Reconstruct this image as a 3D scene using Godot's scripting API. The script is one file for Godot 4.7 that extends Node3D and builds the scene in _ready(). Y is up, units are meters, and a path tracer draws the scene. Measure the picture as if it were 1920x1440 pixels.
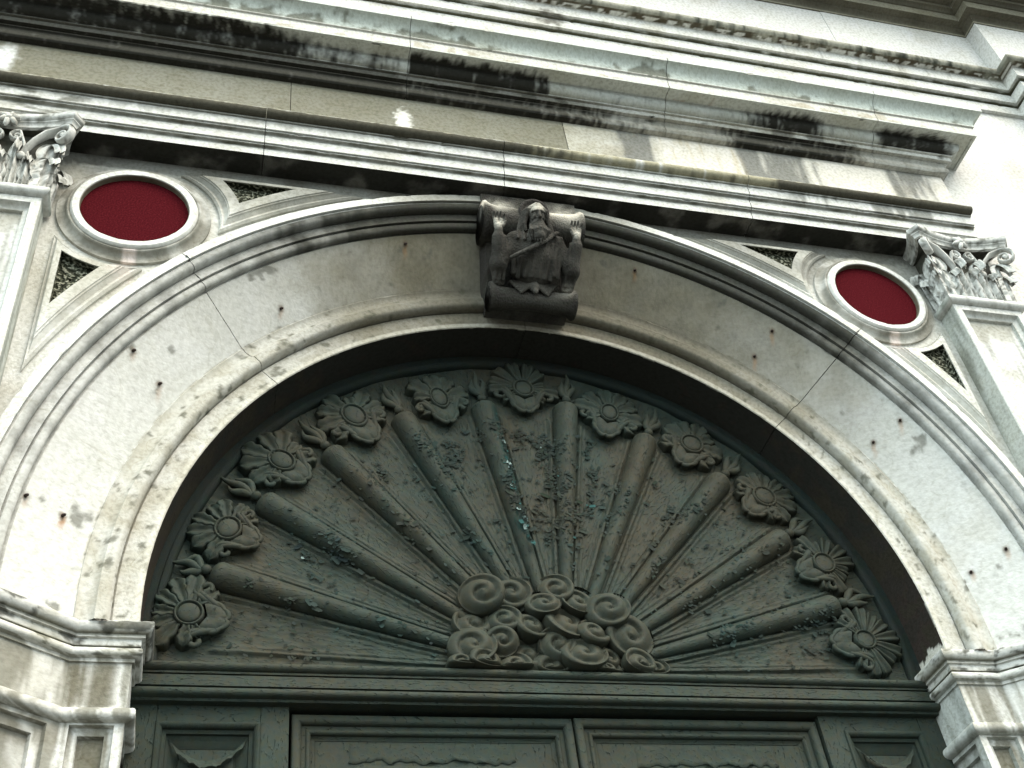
extends Node3D
# A weathered baroque church portal seen from below: arched doorway with a painted wooden fan, keystone relief, entablature.
# Portal coordinates: x right, y up from the springing line, z towards the viewer; Y0 lifts them above the pavement.
const Y0 := 3.88
var taken := {}
var nA := FastNoiseLite.new()
var nB := FastNoiseLite.new()
var nC := FastNoiseLite.new()
var nS := FastNoiseLite.new()
var rng := RandomNumberGenerator.new()
var M := {}

# ------------------------------------------------------------------ mesh collector
class Mb:
	var v := PackedVector3Array()
	var n := PackedVector3Array()
	var c := PackedColorArray()
	var u := PackedVector2Array()
	var i := PackedInt32Array()

	func quad(a: int, b: int, d: int, e: int) -> void:
		tri(a, b, d)
		tri(a, d, e)

	func tri(a: int, b: int, d: int) -> void:
		var g := (v[b] - v[a]).cross(v[d] - v[a])
		if g.length_squared() < 1e-18:
			return
		if g.dot(n[a] + n[b] + n[d]) > 0.0:
			i.append(a); i.append(d); i.append(b)
		else:
			i.append(a); i.append(b); i.append(d)

	# rows x cols points, smooth; normals given or worked out (and turned towards "out")
	func grid(P: PackedVector3Array, rows: int, cols: int, col: Callable, N := PackedVector3Array(), U := PackedVector2Array(), out := Vector3(0, 0, 1)) -> void:
		var base := v.size()
		if N.is_empty():
			N.resize(P.size())
			for r in rows:
				for k in cols:
					var a := P[mini(r + 1, rows - 1) * cols + k] - P[maxi(r - 1, 0) * cols + k]
					var b := P[r * cols + mini(k + 1, cols - 1)] - P[r * cols + maxi(k - 1, 0)]
					var g := a.cross(b)
					N[r * cols + k] = g.normalized() if g.length_squared() > 1e-20 else out
			var s := 0.0
			for g in N:
				s += g.dot(out)
			if s < 0.0:
				for k in N.size():
					N[k] = -N[k]
		v.append_array(P)
		n.append_array(N)
		if U.is_empty():
			U.resize(P.size())
		u.append_array(U)
		for k in P.size():
			c.append(col.call(P[k], N[k]))
		for r in rows - 1:
			for k in cols - 1:
				var a := base + r * cols + k
				quad(a, a + 1, a + cols + 1, a + cols)

	func mesh() -> ArrayMesh:
		var arr := []
		arr.resize(Mesh.ARRAY_MAX)
		arr[Mesh.ARRAY_VERTEX] = v
		arr[Mesh.ARRAY_NORMAL] = n
		arr[Mesh.ARRAY_COLOR] = c
		arr[Mesh.ARRAY_TEX_UV] = u
		arr[Mesh.ARRAY_INDEX] = i
		var m := ArrayMesh.new()
		m.add_surface_from_arrays(Mesh.PRIMITIVE_TRIANGLES, arr)
		return m

# ------------------------------------------------------------------ scene tree helpers
func numbered(called: String) -> String:
	var k: int = taken.get(called, 0)
	taken[called] = k + 1
	return called if k == 0 else "%s_%03d" % [called, k]

func thing(called: String, label: String, category: String, at: Vector3, group := "") -> Node3D:
	var o := Node3D.new()
	o.name = numbered(called)
	add_child(o)
	o.position = at + Vector3(0, Y0, 0)
	o.set_meta("origin", at)
	o.set_meta("label", label)
	o.set_meta("category", category)
	if group:
		o.set_meta("group", group)
	return o

func origin_of(o: Node) -> Vector3:
	while o != self:
		if o.has_meta("origin"):
			return o.get_meta("origin")
		o = o.get_parent()
	return Vector3(0, -Y0, 0)

# a mesh given in portal coordinates becomes a part of "parent"
func part(called: String, mb: Mb, mat: Material, parent: Node) -> MeshInstance3D:
	var o := MeshInstance3D.new()
	o.name = called
	o.mesh = mb.mesh()
	o.material_override = mat
	parent.add_child(o, true)
	if parent.get_parent() == self:
		o.position = -origin_of(parent)
	return o

# ------------------------------------------------------------------ shapes
# Profile points: Vector3(a, b, hard) ; frames: O + A*a + B*b. Normals follow (tb,-ta)*side.
func smooth_profile(pts: Array, ds: float) -> Array:
	# -> runs of [point, normal, corner sign, bisector]; a run ends at a corner sharper than about 37 degrees
	var runs := []
	var cur := []
	var ns := []
	for k in pts.size() - 1:
		var t: Vector2 = ((pts[k + 1] as Vector2) - pts[k]).normalized()
		ns.append(Vector2(t.y, -t.x))
	for k in pts.size() - 1:
		var p: Vector2 = pts[k]
		var q: Vector2 = pts[k + 1]
		var steps := maxi(1, int(ceil((q - p).length() / ds)))
		var nn: Vector2 = ns[k]
		var join := k > 0 and (ns[k - 1] as Vector2).dot(nn) > 0.80
		if not join:
			if not cur.is_empty():
				runs.append(cur)
			cur = [[p, nn, (ns[k - 1] as Vector2).cross(nn) if k > 0 else 0.0, ((ns[k - 1] as Vector2) + nn).normalized() if k > 0 else nn]]
		else:
			var last: Array = cur[cur.size() - 1]
			last[1] = ((ns[k - 1] as Vector2) + nn).normalized()
			last[2] = 0.0
			last[3] = last[1]
		for s in range(1, steps + 1):
			var at_end := s == steps and k < pts.size() - 2
			cur.append([p.lerp(q, float(s) / steps), nn, nn.cross(ns[k + 1]) if at_end else 0.0, (nn + (ns[k + 1] as Vector2)).normalized() if at_end else nn])
	runs.append(cur)
	return runs

# sweep a profile along frames; wear: depth of chips along hard edges (metres)
func sweep(mb: Mb, pts: Array, O: PackedVector3Array, A: PackedVector3Array, B: PackedVector3Array, AN: PackedVector3Array, side: float, col: Callable, wear := 0.0, ds := 0.012, lip := true) -> void:
	var m := O.size()
	for run in smooth_profile(pts, ds):
		var rows: int = run.size()
		var P := PackedVector3Array()
		var N := PackedVector3Array()
		var U := PackedVector2Array()
		var cols := m + (2 if lip else 0)
		for r in rows:
			var e: Array = run[r]
			var p: Vector2 = e[0]
			var nn: Vector2 = e[1] * side
			var hard: float = e[2] * side
			var bis: Vector2 = e[3] * side
			for jj in cols:
				var j := jj
				var inset := 0.0
				if lip:
					j = clampi(jj - 1, 0, m - 1)
					if jj == 0 or jj == cols - 1:
						inset = 0.02
				var pos := O[j] + A[j] * p.x + B[j] * p.y
				var nrm := (AN[j] * nn.x + B[j] * nn.y).normalized()
				if wear > 0.0:
					var w := nA.get_noise_3dv(pos * 14.0) * 0.0012
					if hard > 0.3:
						var q := pos * 9.0
						var ch := maxf(0.0, nC.get_noise_3d(q.x, q.y * 0.35, q.z * 0.35) - 0.30)
						w -= ch * wear * 3.0
						w -= maxf(0.0, nB.get_noise_3dv(pos * 23.0)) * wear * 0.22
					pos += (AN[j] * bis.x + B[j] * bis.y) * w
				pos -= nrm * inset
				P.append(pos)
				N.append(nrm)
				U.append(Vector2(float(j), p.x + p.y))
		mb.grid(P, rows, cols, col, N, U)

func extrude_x(mb: Mb, pts: Array, x0: float, x1: float, col: Callable, wear := 0.0, dx := 0.014, ds := 0.012, lip := true) -> void:
	var m := maxi(2, int((x1 - x0) / dx) + 1)
	var O := PackedVector3Array()
	for j in m:
		O.append(Vector3(lerpf(x0, x1, float(j) / (m - 1)), 0, 0))
	sweep(mb, pts, O, rep(Vector3(0, 0, 1), m), rep(Vector3.UP, m), rep(Vector3(0, 0, 1), m), 1.0, col, wear, ds, lip)

func rep(a: Vector3, m: int) -> PackedVector3Array:
	var r := PackedVector3Array()
	r.resize(m)
	r.fill(a)
	return r

func arc(mb: Mb, pts: Array, ctr: Vector3, a0: float, a1: float, col: Callable, wear := 0.0, step := 0.014, ds := 0.012, lip := true, stilted := false) -> void:
	var rmax: float = pts[pts.size() - 1].x
	var m := maxi(3, int(absf(a1 - a0) * rmax / step) + 1)
	var O := rep(ctr, m)
	var A := PackedVector3Array()
	for j in m:
		var t := lerpf(a0, a1, float(j) / (m - 1))
		if stilted and (t < 0.0 or t > PI):
			# below the centre the arch runs straight down
			O[j] = ctr - Vector3(0, (-t if t < 0.0 else t - PI) * 1.8, 0)
			t = 0.0 if t < 0.0 else PI
		A.append(Vector3(cos(t), sin(t), 0))
	sweep(mb, pts, O, A, rep(Vector3(0, 0, 1), m), A, -1.0, col, wear, ds, lip)

# moulding round a plan outline: pts of (t, y), plan points in (x, z), each with its mitre direction
func plan_sweep(mb: Mb, pts: Array, plan: Array, col: Callable, wear := 0.0, dx := 0.014, ds := 0.012, lip := false) -> void:
	for k in plan.size() - 1:
		var p: Array = plan[k]
		var q: Array = plan[k + 1]
		var p0: Vector2 = p[0]
		var q0: Vector2 = q[0]
		var pm: Vector2 = p[1]
		var qm: Vector2 = q[1]
		var d := q0 - p0
		var nrm := Vector2(-d.y, d.x).normalized() # to be turned outwards
		if nrm.dot(pm + qm) < 0.0:
			nrm = -nrm
		var m := maxi(2, int(d.length() / dx) + 1)
		var O := PackedVector3Array()
		var A := PackedVector3Array()
		for j in m:
			var t := float(j) / (m - 1)
			var o := p0.lerp(q0, t)
			O.append(Vector3(o.x, 0, o.y))
			# the mitre offset only matters at the ends; between them move straight along the offset line
			var am := pm.lerp(qm, t)
			A.append(Vector3(am.x, 0, am.y))
		sweep(mb, pts, O, A, rep(Vector3.UP, m), rep(Vector3(nrm.x, 0, nrm.y), m), 1.0, col, wear, ds, lip)

func bez(a: Vector2, c: Vector2, b: Vector2, k: int) -> Array:
	var r := []
	for j in range(1, k + 1):
		var t := float(j) / k
		r.append(a.lerp(c, t).lerp(c.lerp(b, t), t))
	return r

func flat_quad(mb: Mb, a: Vector3, b: Vector3, c: Vector3, d: Vector3, col: Callable, nu := 1, nv := 1) -> void:
	var g := (b - a).cross(d - a).normalized()
	var P := PackedVector3Array()
	var U := PackedVector2Array()
	for r in nv + 1:
		for k in nu + 1:
			var s := float(k) / nu
			var t := float(r) / nv
			P.append(a.lerp(b, s).lerp(d.lerp(c, s), t))
			U.append(Vector2(s * (b - a).length(), t * (d - a).length()))
	mb.grid(P, nv + 1, nu + 1, col, rep(g, P.size()), U)

func box(mb: Mb, lo: Vector3, hi: Vector3, col: Callable, ds := 0.0) -> void:
	var q := [Vector3(lo.x, lo.y, hi.z), Vector3(hi.x, lo.y, hi.z), Vector3(hi.x, hi.y, hi.z), Vector3(lo.x, hi.y, hi.z), Vector3(lo.x, lo.y, lo.z), Vector3(hi.x, lo.y, lo.z), Vector3(hi.x, hi.y, lo.z), Vector3(lo.x, hi.y, lo.z)]
	for f in [[0, 1, 2, 3], [1, 5, 6, 2], [4, 0, 3, 7], [4, 5, 1, 0], [3, 2, 6, 7], [5, 4, 7, 6]]:
		var nu := 1
		var nv := 1
		if ds > 0.0:
			nu = clampi(int((q[f[1]] - q[f[0]]).length() / ds), 1, 400)
			nv = clampi(int((q[f[3]] - q[f[0]]).length() / ds), 1, 400)
		flat_quad(mb, q[f[0]], q[f[1]], q[f[2]], q[f[3]], col, nu, nv)

# nested rectangle moulding on a plane z: steps of (inset, z), mitred corners
func rect_mould(mb: Mb, x0: float, x1: float, y0: float, y1: float, pts: Array, col: Callable, ds := 0.012) -> void:
	var along := [[Vector2(x0, y0), Vector2(x1, y0), Vector2(0, 1)], [Vector2(x1, y0), Vector2(x1, y1), Vector2(-1, 0)], [Vector2(x1, y1), Vector2(x0, y1), Vector2(0, -1)], [Vector2(x0, y1), Vector2(x0, y0), Vector2(1, 0)]]
	var corner := {Vector2(x0, y0): Vector2(1, 1), Vector2(x1, y0): Vector2(-1, 1), Vector2(x1, y1): Vector2(-1, -1), Vector2(x0, y1): Vector2(1, -1)}
	for e in along:
		var p: Vector2 = e[0]
		var q: Vector2 = e[1]
		var inw: Vector2 = e[2]
		var m := maxi(2, mini(200, int((q - p).length() / 0.02)))
		var O := PackedVector3Array()
		var A := PackedVector3Array()
		for j in m:
			var t := float(j) / (m - 1)
			var o := p.lerp(q, t)
			O.append(Vector3(o.x, o.y, 0))
			var a: Vector2 = (corner[p] as Vector2).lerp(corner[q], t)
			A.append(Vector3(a.x, a.y, 0))
		sweep(mb, pts, O, A, rep(Vector3(0, 0, 1), m), rep(Vector3(inw.x, inw.y, 0), m), -1.0, col, 0.0, ds, false)

# tapered tube along points with radii; elliptical section (flat = height factor along "up")
func tube(mb: Mb, pts: PackedVector3Array, rad: PackedFloat32Array, col: Callable, seg := 8, up := Vector3(0, 0, 1), flat := 1.0) -> void:
	var m := pts.size()
	var P := PackedVector3Array()
	var N := PackedVector3Array()
	for j in m:
		var t := (pts[mini(j + 1, m - 1)] - pts[maxi(j - 1, 0)]).normalized()
		var s := t.cross(up).normalized()
		var w := s.cross(t).normalized()
		for k in seg + 1:
			var a := TAU * k / seg
			N.append((s * cos(a) + w * sin(a) / maxf(flat, 0.2)).normalized())
			P.append(pts[j] + (s * cos(a) + w * sin(a) * flat) * rad[j])
	mb.grid(P, m, seg + 1, col, N)

func ball(mb: Mb, ctr: Vector3, r: Vector3, col: Callable, seg := 10) -> void:
	var P := PackedVector3Array()
	var N := PackedVector3Array()
	for a in seg + 1:
		var t := PI * a / seg
		for b in seg * 2 + 1:
			var f := PI * b / seg
			var d := Vector3(sin(t) * cos(f), cos(t), sin(t) * sin(f))
			P.append(ctr + d * r)
			N.append((d / r).normalized())
	mb.grid(P, seg + 1, seg * 2 + 1, col, N)

# ------------------------------------------------------------------ signed-distance figures, meshed by surface nets
class Field:
	var lo: Vector3
	var cell: float
	var nx: int
	var ny: int
	var nz: int
	var f := PackedFloat32Array()

	func _init(a: Vector3, b: Vector3, s: float) -> void:
		lo = a
		cell = s
		nx = int((b.x - a.x) / s) + 2
		ny = int((b.y - a.y) / s) + 2
		nz = int((b.z - a.z) / s) + 2
		f.resize(nx * ny * nz)
		f.fill(1.0)

	func cap(a: Vector3, b: Vector3, ra: float, rb: float, k := 0.015, sq := Vector3.ONE, cut := false) -> void:
		var r := maxf(ra, rb) + k + cell * 2.0
		var p0 := Vector3(minf(a.x, b.x), minf(a.y, b.y), minf(a.z, b.z)) - r * Vector3.ONE / sq
		var p1 := Vector3(maxf(a.x, b.x), maxf(a.y, b.y), maxf(a.z, b.z)) + r * Vector3.ONE / sq
		var i0 := ((p0 - lo) / cell).floor()
		var i1 := ((p1 - lo) / cell).ceil()
		var d := (b - a) * sq
		var dd := maxf(d.length_squared(), 1e-9)
		for z in range(maxi(0, int(i0.z)), mini(nz, int(i1.z) + 1)):
			for y in range(maxi(0, int(i0.y)), mini(ny, int(i1.y) + 1)):
				for x in range(maxi(0, int(i0.x)), mini(nx, int(i1.x) + 1)):
					var q := (lo + Vector3(x, y, z) * cell - a) * sq
					var t := clampf(q.dot(d) / dd, 0.0, 1.0)
					var v := (q - d * t).length() - lerpf(ra, rb, t)
					var at := (z * ny + y) * nx + x
					var o := f[at]
					if cut:
						v = -v
						var hc := maxf(k - absf(o - v), 0.0) / k
						f[at] = maxf(o, v) + hc * hc * k * 0.25
					else:
						var h := maxf(k - absf(o - v), 0.0) / k
						f[at] = minf(o, v) - h * h * k * 0.25

	func into(mb: Mb, col: Callable) -> void:
		var ids := {}
		var st := [1, nx, nx * ny]
		for z in nz - 1:
			for y in ny - 1:
				for x in nx - 1:
					var at := (z * ny + y) * nx + x
					var v := [f[at], f[at + 1], f[at + nx], f[at + nx + 1], f[at + nx * ny], f[at + nx * ny + 1], f[at + nx * ny + nx], f[at + nx * ny + nx + 1]]
					var neg := 0
					for k in 8:
						if v[k] < 0.0:
							neg += 1
					if neg == 0 or neg == 8:
						continue
					var s := Vector3.ZERO
					var cnt := 0
					for e in [[0, 1], [2, 3], [4, 5], [6, 7], [0, 2], [1, 3], [4, 6], [5, 7], [0, 4], [1, 5], [2, 6], [3, 7]]:
						var a: float = v[e[0]]
						var b: float = v[e[1]]
						if (a < 0.0) != (b < 0.0):
							var t := a / (a - b)
							var pa := Vector3(e[0] & 1, (e[0] >> 1) & 1, e[0] >> 2)
							var pb := Vector3(e[1] & 1, (e[1] >> 1) & 1, e[1] >> 2)
							s += pa.lerp(pb, t)
							cnt += 1
					s /= cnt
					var g := Vector3(v[1] + v[3] + v[5] + v[7] - v[0] - v[2] - v[4] - v[6], v[2] + v[3] + v[6] + v[7] - v[0] - v[1] - v[4] - v[5], v[4] + v[5] + v[6] + v[7] - v[0] - v[1] - v[2] - v[3])
					ids[at] = mb.v.size()
					var pos := lo + (Vector3(x, y, z) + s) * cell
					var nn := g.normalized() if g.length_squared() > 0.0 else Vector3(0, 0, 1)
					mb.v.append(pos)
					mb.n.append(nn)
					mb.c.append(col.call(pos, nn))
					mb.u.append(Vector2.ZERO)
		for at in ids:
			var z: int = at / (nx * ny)
			var y: int = (at / nx) % ny
			var x: int = at % nx
			for ax in 3:
				if (f[at] < 0.0) == (f[at + st[ax]] < 0.0):
					continue
				var s1: int = st[(ax + 1) % 3]
				var s2: int = st[(ax + 2) % 3]
				var c1 := [x, y, z][(ax + 1) % 3] as int
				var c2 := [x, y, z][(ax + 2) % 3] as int
				if c1 == 0 or c2 == 0:
					continue
				if ids.has(at - s1) and ids.has(at - s2) and ids.has(at - s1 - s2):
					mb.quad(ids[at], ids[at - s1], ids[at - s1 - s2], ids[at - s2])

# ------------------------------------------------------------------ colours (linear base colours)
func ss(a: float, b: float, x: float) -> float:
	return smoothstep(a, b, x)

const CLEAN := Color(0.60, 0.605, 0.585)
const OCHRE := Color(0.30, 0.275, 0.195)
const GREY := Color(0.22, 0.222, 0.205)
const CRUST := Color(0.030, 0.029, 0.026)

func stone(P: Vector3, ochre := 0.0, grey := 0.0) -> Color:
	var a := nA.get_noise_3dv(P * 1.1)
	var b := nB.get_noise_3dv(P * 5.0)
	var c := nC.get_noise_3dv(P * 17.0)
	var col := CLEAN
	col = col.lerp(OCHRE, clampf(ochre + a * 0.45 + b * 0.30 - 0.12, 0.0, 0.92))
	col = col.lerp(GREY, clampf(grey + b * 0.4 + c * 0.22 - 0.22, 0.0, 0.9))
	return col * (0.955 + 0.09 * c)

func crust(P: Vector3, base: Color, amount: float) -> Color:
	var b := nB.get_noise_3dv(P * 9.0)
	var c := nC.get_noise_3dv(P * 31.0)
	var f := nS.get_noise_3d(P.x * 38.0, P.y * 9.0, P.z * 9.0)
	return base.lerp(CRUST, ss(0.24, 0.70, amount + b * 0.18 + c * 0.08 + f * 0.26))

# run-off streaks: narrow in x, long in y
func streak(x: float, y: float, f := 13.0) -> float:
	return nS.get_noise_2d(x * f, y * 1.3) + 0.5 * nS.get_noise_2d(x * f * 2.7 + 40.0, y * 2.1)

func plain(P: Vector3, N: Vector3) -> Color:
	return stone(P)

func in_range(x: float, a: float, b: float, soft := 0.04) -> float:
	return ss(a - soft, a + soft, x) * (1.0 - ss(b - soft, b + soft, x))

# ------------------------------------------------------------------ materials
func noise_tex(seed_: int, freq: float, ramp: Array, oct := 5, kind := FastNoiseLite.TYPE_SIMPLEX_SMOOTH, size := 1024, ridged := false) -> NoiseTexture2D:
	var f := FastNoiseLite.new()
	f.seed = seed_
	f.noise_type = kind
	f.frequency = freq
	f.fractal_octaves = oct
	if ridged:
		f.fractal_type = FastNoiseLite.FRACTAL_RIDGED
	if kind == FastNoiseLite.TYPE_CELLULAR:
		f.cellular_return_type = FastNoiseLite.RETURN_DISTANCE2_SUB
		f.domain_warp_enabled = true
		f.domain_warp_amplitude = 22.0
		f.domain_warp_frequency = 0.02
	var t := NoiseTexture2D.new()
	t.width = size
	t.height = size
	t.seamless = true
	t.noise = f
	if ramp.size():
		var g := Gradient.new()
		g.offsets = PackedFloat32Array(ramp.map(func(e): return e[0]))
		g.colors = PackedColorArray(ramp.map(func(e): return e[1]))
		t.color_ramp = g
	return t

func make_materials() -> void:
	var grain := noise_tex(11, 0.02, [[0.0, Color(0.86, 0.855, 0.84)], [0.42, Color(0.955, 0.955, 0.945)], [0.6, Color(1, 1, 1)], [1.0, Color(1, 1, 0.99)]], 6)
	var bump := noise_tex(12, 0.035, [], 6)
	var cracks := noise_tex(13, 0.0022, [[0.0, Color.WHITE], [0.492, Color(0.98, 0.98, 0.97)], [0.498, Color(0.90, 0.89, 0.86)], [0.504, Color(0.98, 0.98, 0.97)], [0.62, Color.WHITE], [0.72, Color(0.97, 0.965, 0.95)], [1.0, Color(0.90, 0.89, 0.86)]], 4)
	for k in ["stone", "smooth_stone"]:
		var m := StandardMaterial3D.new()
		m.resource_name = k
		m.vertex_color_use_as_albedo = true
		m.albedo_texture = grain
		m.roughness = 0.9
		m.metallic_specular = 0.18
		m.uv1_triplanar = true
		m.uv1_world_triplanar = true
		m.uv1_scale = Vector3.ONE * 1.9
		m.heightmap_enabled = true
		m.heightmap_texture = bump
		m.heightmap_scale = 0.13 if k == "stone" else 0.06
		m.uv2_triplanar = true
		m.uv2_world_triplanar = true
		m.uv2_scale = Vector3.ONE * 0.62
		m.detail_enabled = true
		m.detail_albedo = cracks
		m.detail_uv_layer = BaseMaterial3D.DETAIL_UV_2
		m.detail_blend_mode = BaseMaterial3D.BLEND_MODE_MUL
		M[k] = m
	var red := StandardMaterial3D.new()
	red.resource_name = "red_porphyry"
	red.albedo_texture = noise_tex(21, 0.05, [[0.0, Color(0.17, 0.036, 0.052)], [0.38, Color(0.232, 0.056, 0.076)], [0.5, Color(0.256, 0.064, 0.084)], [0.62, Color(0.272, 0.072, 0.092)], [0.78, Color(0.30, 0.09, 0.108)], [1.0, Color(0.36, 0.15, 0.165)]], 6)
	red.uv1_triplanar = true
	red.uv1_scale = Vector3.ONE * 2.2
	red.roughness = 0.85
	red.metallic_specular = 0.05
	M.red = red
	var speck := StandardMaterial3D.new()
	speck.resource_name = "speckled_stone"
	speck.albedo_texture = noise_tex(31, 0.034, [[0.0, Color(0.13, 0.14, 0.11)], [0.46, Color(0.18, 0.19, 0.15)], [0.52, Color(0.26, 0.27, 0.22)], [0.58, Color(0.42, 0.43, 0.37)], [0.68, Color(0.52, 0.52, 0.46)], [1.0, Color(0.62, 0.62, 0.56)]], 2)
	speck.uv1_triplanar = true
	speck.uv1_scale = Vector3.ONE * 1.25
	speck.heightmap_enabled = true
	speck.heightmap_texture = noise_tex(31, 0.034, [], 2)
	speck.heightmap_scale = 2.2
	speck.roughness = 0.85
	speck.metallic_specular = 0.15
	M.speck = speck
	# painted wood: u runs along the grain, v across it
	var paint := noise_tex(41, 0.009, [[0.0, Color(1.0, 0.99, 0.96)], [0.45, Color(0.96, 0.96, 0.94)], [0.80, Color(0.97, 0.98, 0.97)], [0.86, Color(0.86, 0.90, 0.88)], [0.905, Color(0.50, 0.56, 0.55)], [1.0, Color(0.42, 0.52, 0.51)]], 5, FastNoiseLite.TYPE_SIMPLEX_SMOOTH, 1024, true)
	var flake := noise_tex(41, 0.009, [[0.0, Color(0.6, 0.6, 0.6)], [0.70, Color(0.64, 0.64, 0.64)], [0.86, Color(0.85, 0.85, 0.85)], [0.89, Color(0.2, 0.2, 0.2)], [1.0, Color(0.1, 0.1, 0.1)]], 5, FastNoiseLite.TYPE_SIMPLEX_SMOOTH, 1024, true)
	var w := StandardMaterial3D.new()
	w.resource_name = "peeling_paint"
	w.vertex_color_use_as_albedo = true
	w.albedo_texture = paint
	w.heightmap_enabled = true
	w.heightmap_texture = flake
	w.heightmap_scale = 0.5
	w.uv1_scale = Vector3(1.3, 3.6, 1.0)
	w.roughness = 0.62
	w.metallic_specular = 0.2
	w.detail_enabled = true
	w.uv2_triplanar = true
	w.uv2_world_triplanar = true
	w.uv2_scale = Vector3.ONE * 2.6
	w.detail_uv_layer = BaseMaterial3D.DETAIL_UV_2
	w.detail_blend_mode = BaseMaterial3D.BLEND_MODE_MUL
	w.detail_albedo = noise_tex(43, 0.012, [[0.0, Color(0.86, 0.91, 0.90)], [0.45, Color(0.97, 0.985, 0.97)], [0.65, Color(1.0, 0.98, 0.92)], [1.0, Color(1.0, 0.95, 0.84)]], 5)
	M.wood = w
	var wc := w.duplicate() as StandardMaterial3D
	wc.resource_name = "painted_carving"
	wc.uv1_triplanar = true
	wc.uv1_world_triplanar = true
	wc.uv1_scale = Vector3.ONE * 2.2
	wc.heightmap_scale = 0.25
	M.carving = wc
	var chip := StandardMaterial3D.new()
	chip.resource_name = "paint_chips"
	chip.vertex_color_use_as_albedo = true
	chip.roughness = 0.85
	chip.metallic_specular = 0.1
	M.chip = chip
	var plainm := StandardMaterial3D.new()
	plainm.resource_name = "dark_stone"
	plainm.vertex_color_use_as_albedo = true
	plainm.roughness = 0.85
	plainm.metallic_specular = 0.2
	plainm.uv1_triplanar = true
	plainm.uv1_world_triplanar = true
	plainm.uv1_scale = Vector3.ONE * 2.4
	plainm.albedo_texture = grain
	plainm.heightmap_enabled = true
	plainm.heightmap_texture = bump
	plainm.heightmap_scale = 0.5
	M.dark = plainm
	var rust := StandardMaterial3D.new()
	rust.resource_name = "rusty_iron"
	rust.albedo_color = Color(0.16, 0.10, 0.07)
	rust.roughness = 0.9
	M.rust = rust
	var pave := StandardMaterial3D.new()
	pave.resource_name = "paving"
	pave.albedo_color = Color(0.24, 0.24, 0.235)
	pave.albedo_texture = grain
	pave.uv1_triplanar = true
	pave.uv1_world_triplanar = true
	pave.uv1_scale = Vector3.ONE * 0.5
	pave.roughness = 0.9
	M.pave = pave

# ------------------------------------------------------------------ build
func _ready() -> void:
	# camera
	var cam := Camera3D.new()
	cam.name = "camera"
	cam.position = Vector3(-1.33278, -2.28209 + Y0, 3.45237)
	cam.rotation = Vector3(0.75239, -0.342298, -0.151169)
	cam.fov = 36.17
	cam.near = 0.05
	cam.far = 400.0
	add_child(cam)
	cam.current = true
	# overcast sky, brighter overhead than at the horizon
	var sm := ProceduralSkyMaterial.new()
	sm.sky_top_color = Color(0.91, 0.98, 1.0)
	sm.sky_horizon_color = Color(0.70, 0.745, 0.755)
	sm.sky_curve = 0.45
	sm.sky_energy_multiplier = 1.0
	sm.ground_bottom_color = Color(0.16, 0.16, 0.15)
	sm.ground_horizon_color = Color(0.30, 0.31, 0.31)
	var sky := Sky.new()
	sky.sky_material = sm
	var env := Environment.new()
	env.background_mode = Environment.BG_SKY
	env.sky = sky
	env.tonemap_mode = Environment.TONE_MAPPER_LINEAR
	env.tonemap_exposure = 5.6
	env.sdfgi_enabled = true
	env.ssao_enabled = true
	env.ssil_enabled = true
	var we := WorldEnvironment.new()
	we.name = "world_environment"
	we.environment = env
	add_child(we)
	var sun := DirectionalLight3D.new()
	sun.name = "veiled_sun"
	sun.light_energy = 0.30
	sun.light_color = Color(1.0, 0.97, 0.925)
	sun.light_angular_distance = 40.0
	sun.shadow_enabled = true
	sun.rotation_degrees = Vector3(-50.0, 32.0, 0.0)
	add_child(sun)

	for e in [[nA, 101, 1.0, 4], [nB, 202, 1.0, 4], [nC, 303, 1.0, 3], [nS, 404, 1.0, 3]]:
		var nz: FastNoiseLite = e[0]
		nz.seed = e[1]
		nz.noise_type = FastNoiseLite.TYPE_SIMPLEX_SMOOTH
		nz.frequency = e[2]
		nz.fractal_octaves = e[3]
	rng.seed = 77
	make_materials()
	build_ground()
	build_facade_wall()
	build_entablature()
	build_arch()
	build_spandrels()
	build_pilasters()
	build_piers()
	build_fan()
	build_doors()
	build_keystone()
	print("built in %d ms" % Time.get_ticks_msec())

func build_ground() -> void:
	var mb := Mb.new()
	flat_quad(mb, Vector3(-120, -Y0, 120), Vector3(120, -Y0, 120), Vector3(120, -Y0, -120), Vector3(-120, -Y0, -120), plain)
	var o := MeshInstance3D.new()
	o.name = "ground"
	o.mesh = mb.mesh()
	o.material_override = M.pave
	o.position = Vector3(0, Y0, 0)
	o.set_meta("kind", "structure")
	o.set_meta("label", "dark paved square in front of the church")
	add_child(o)

const WZ := 0.30

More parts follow.
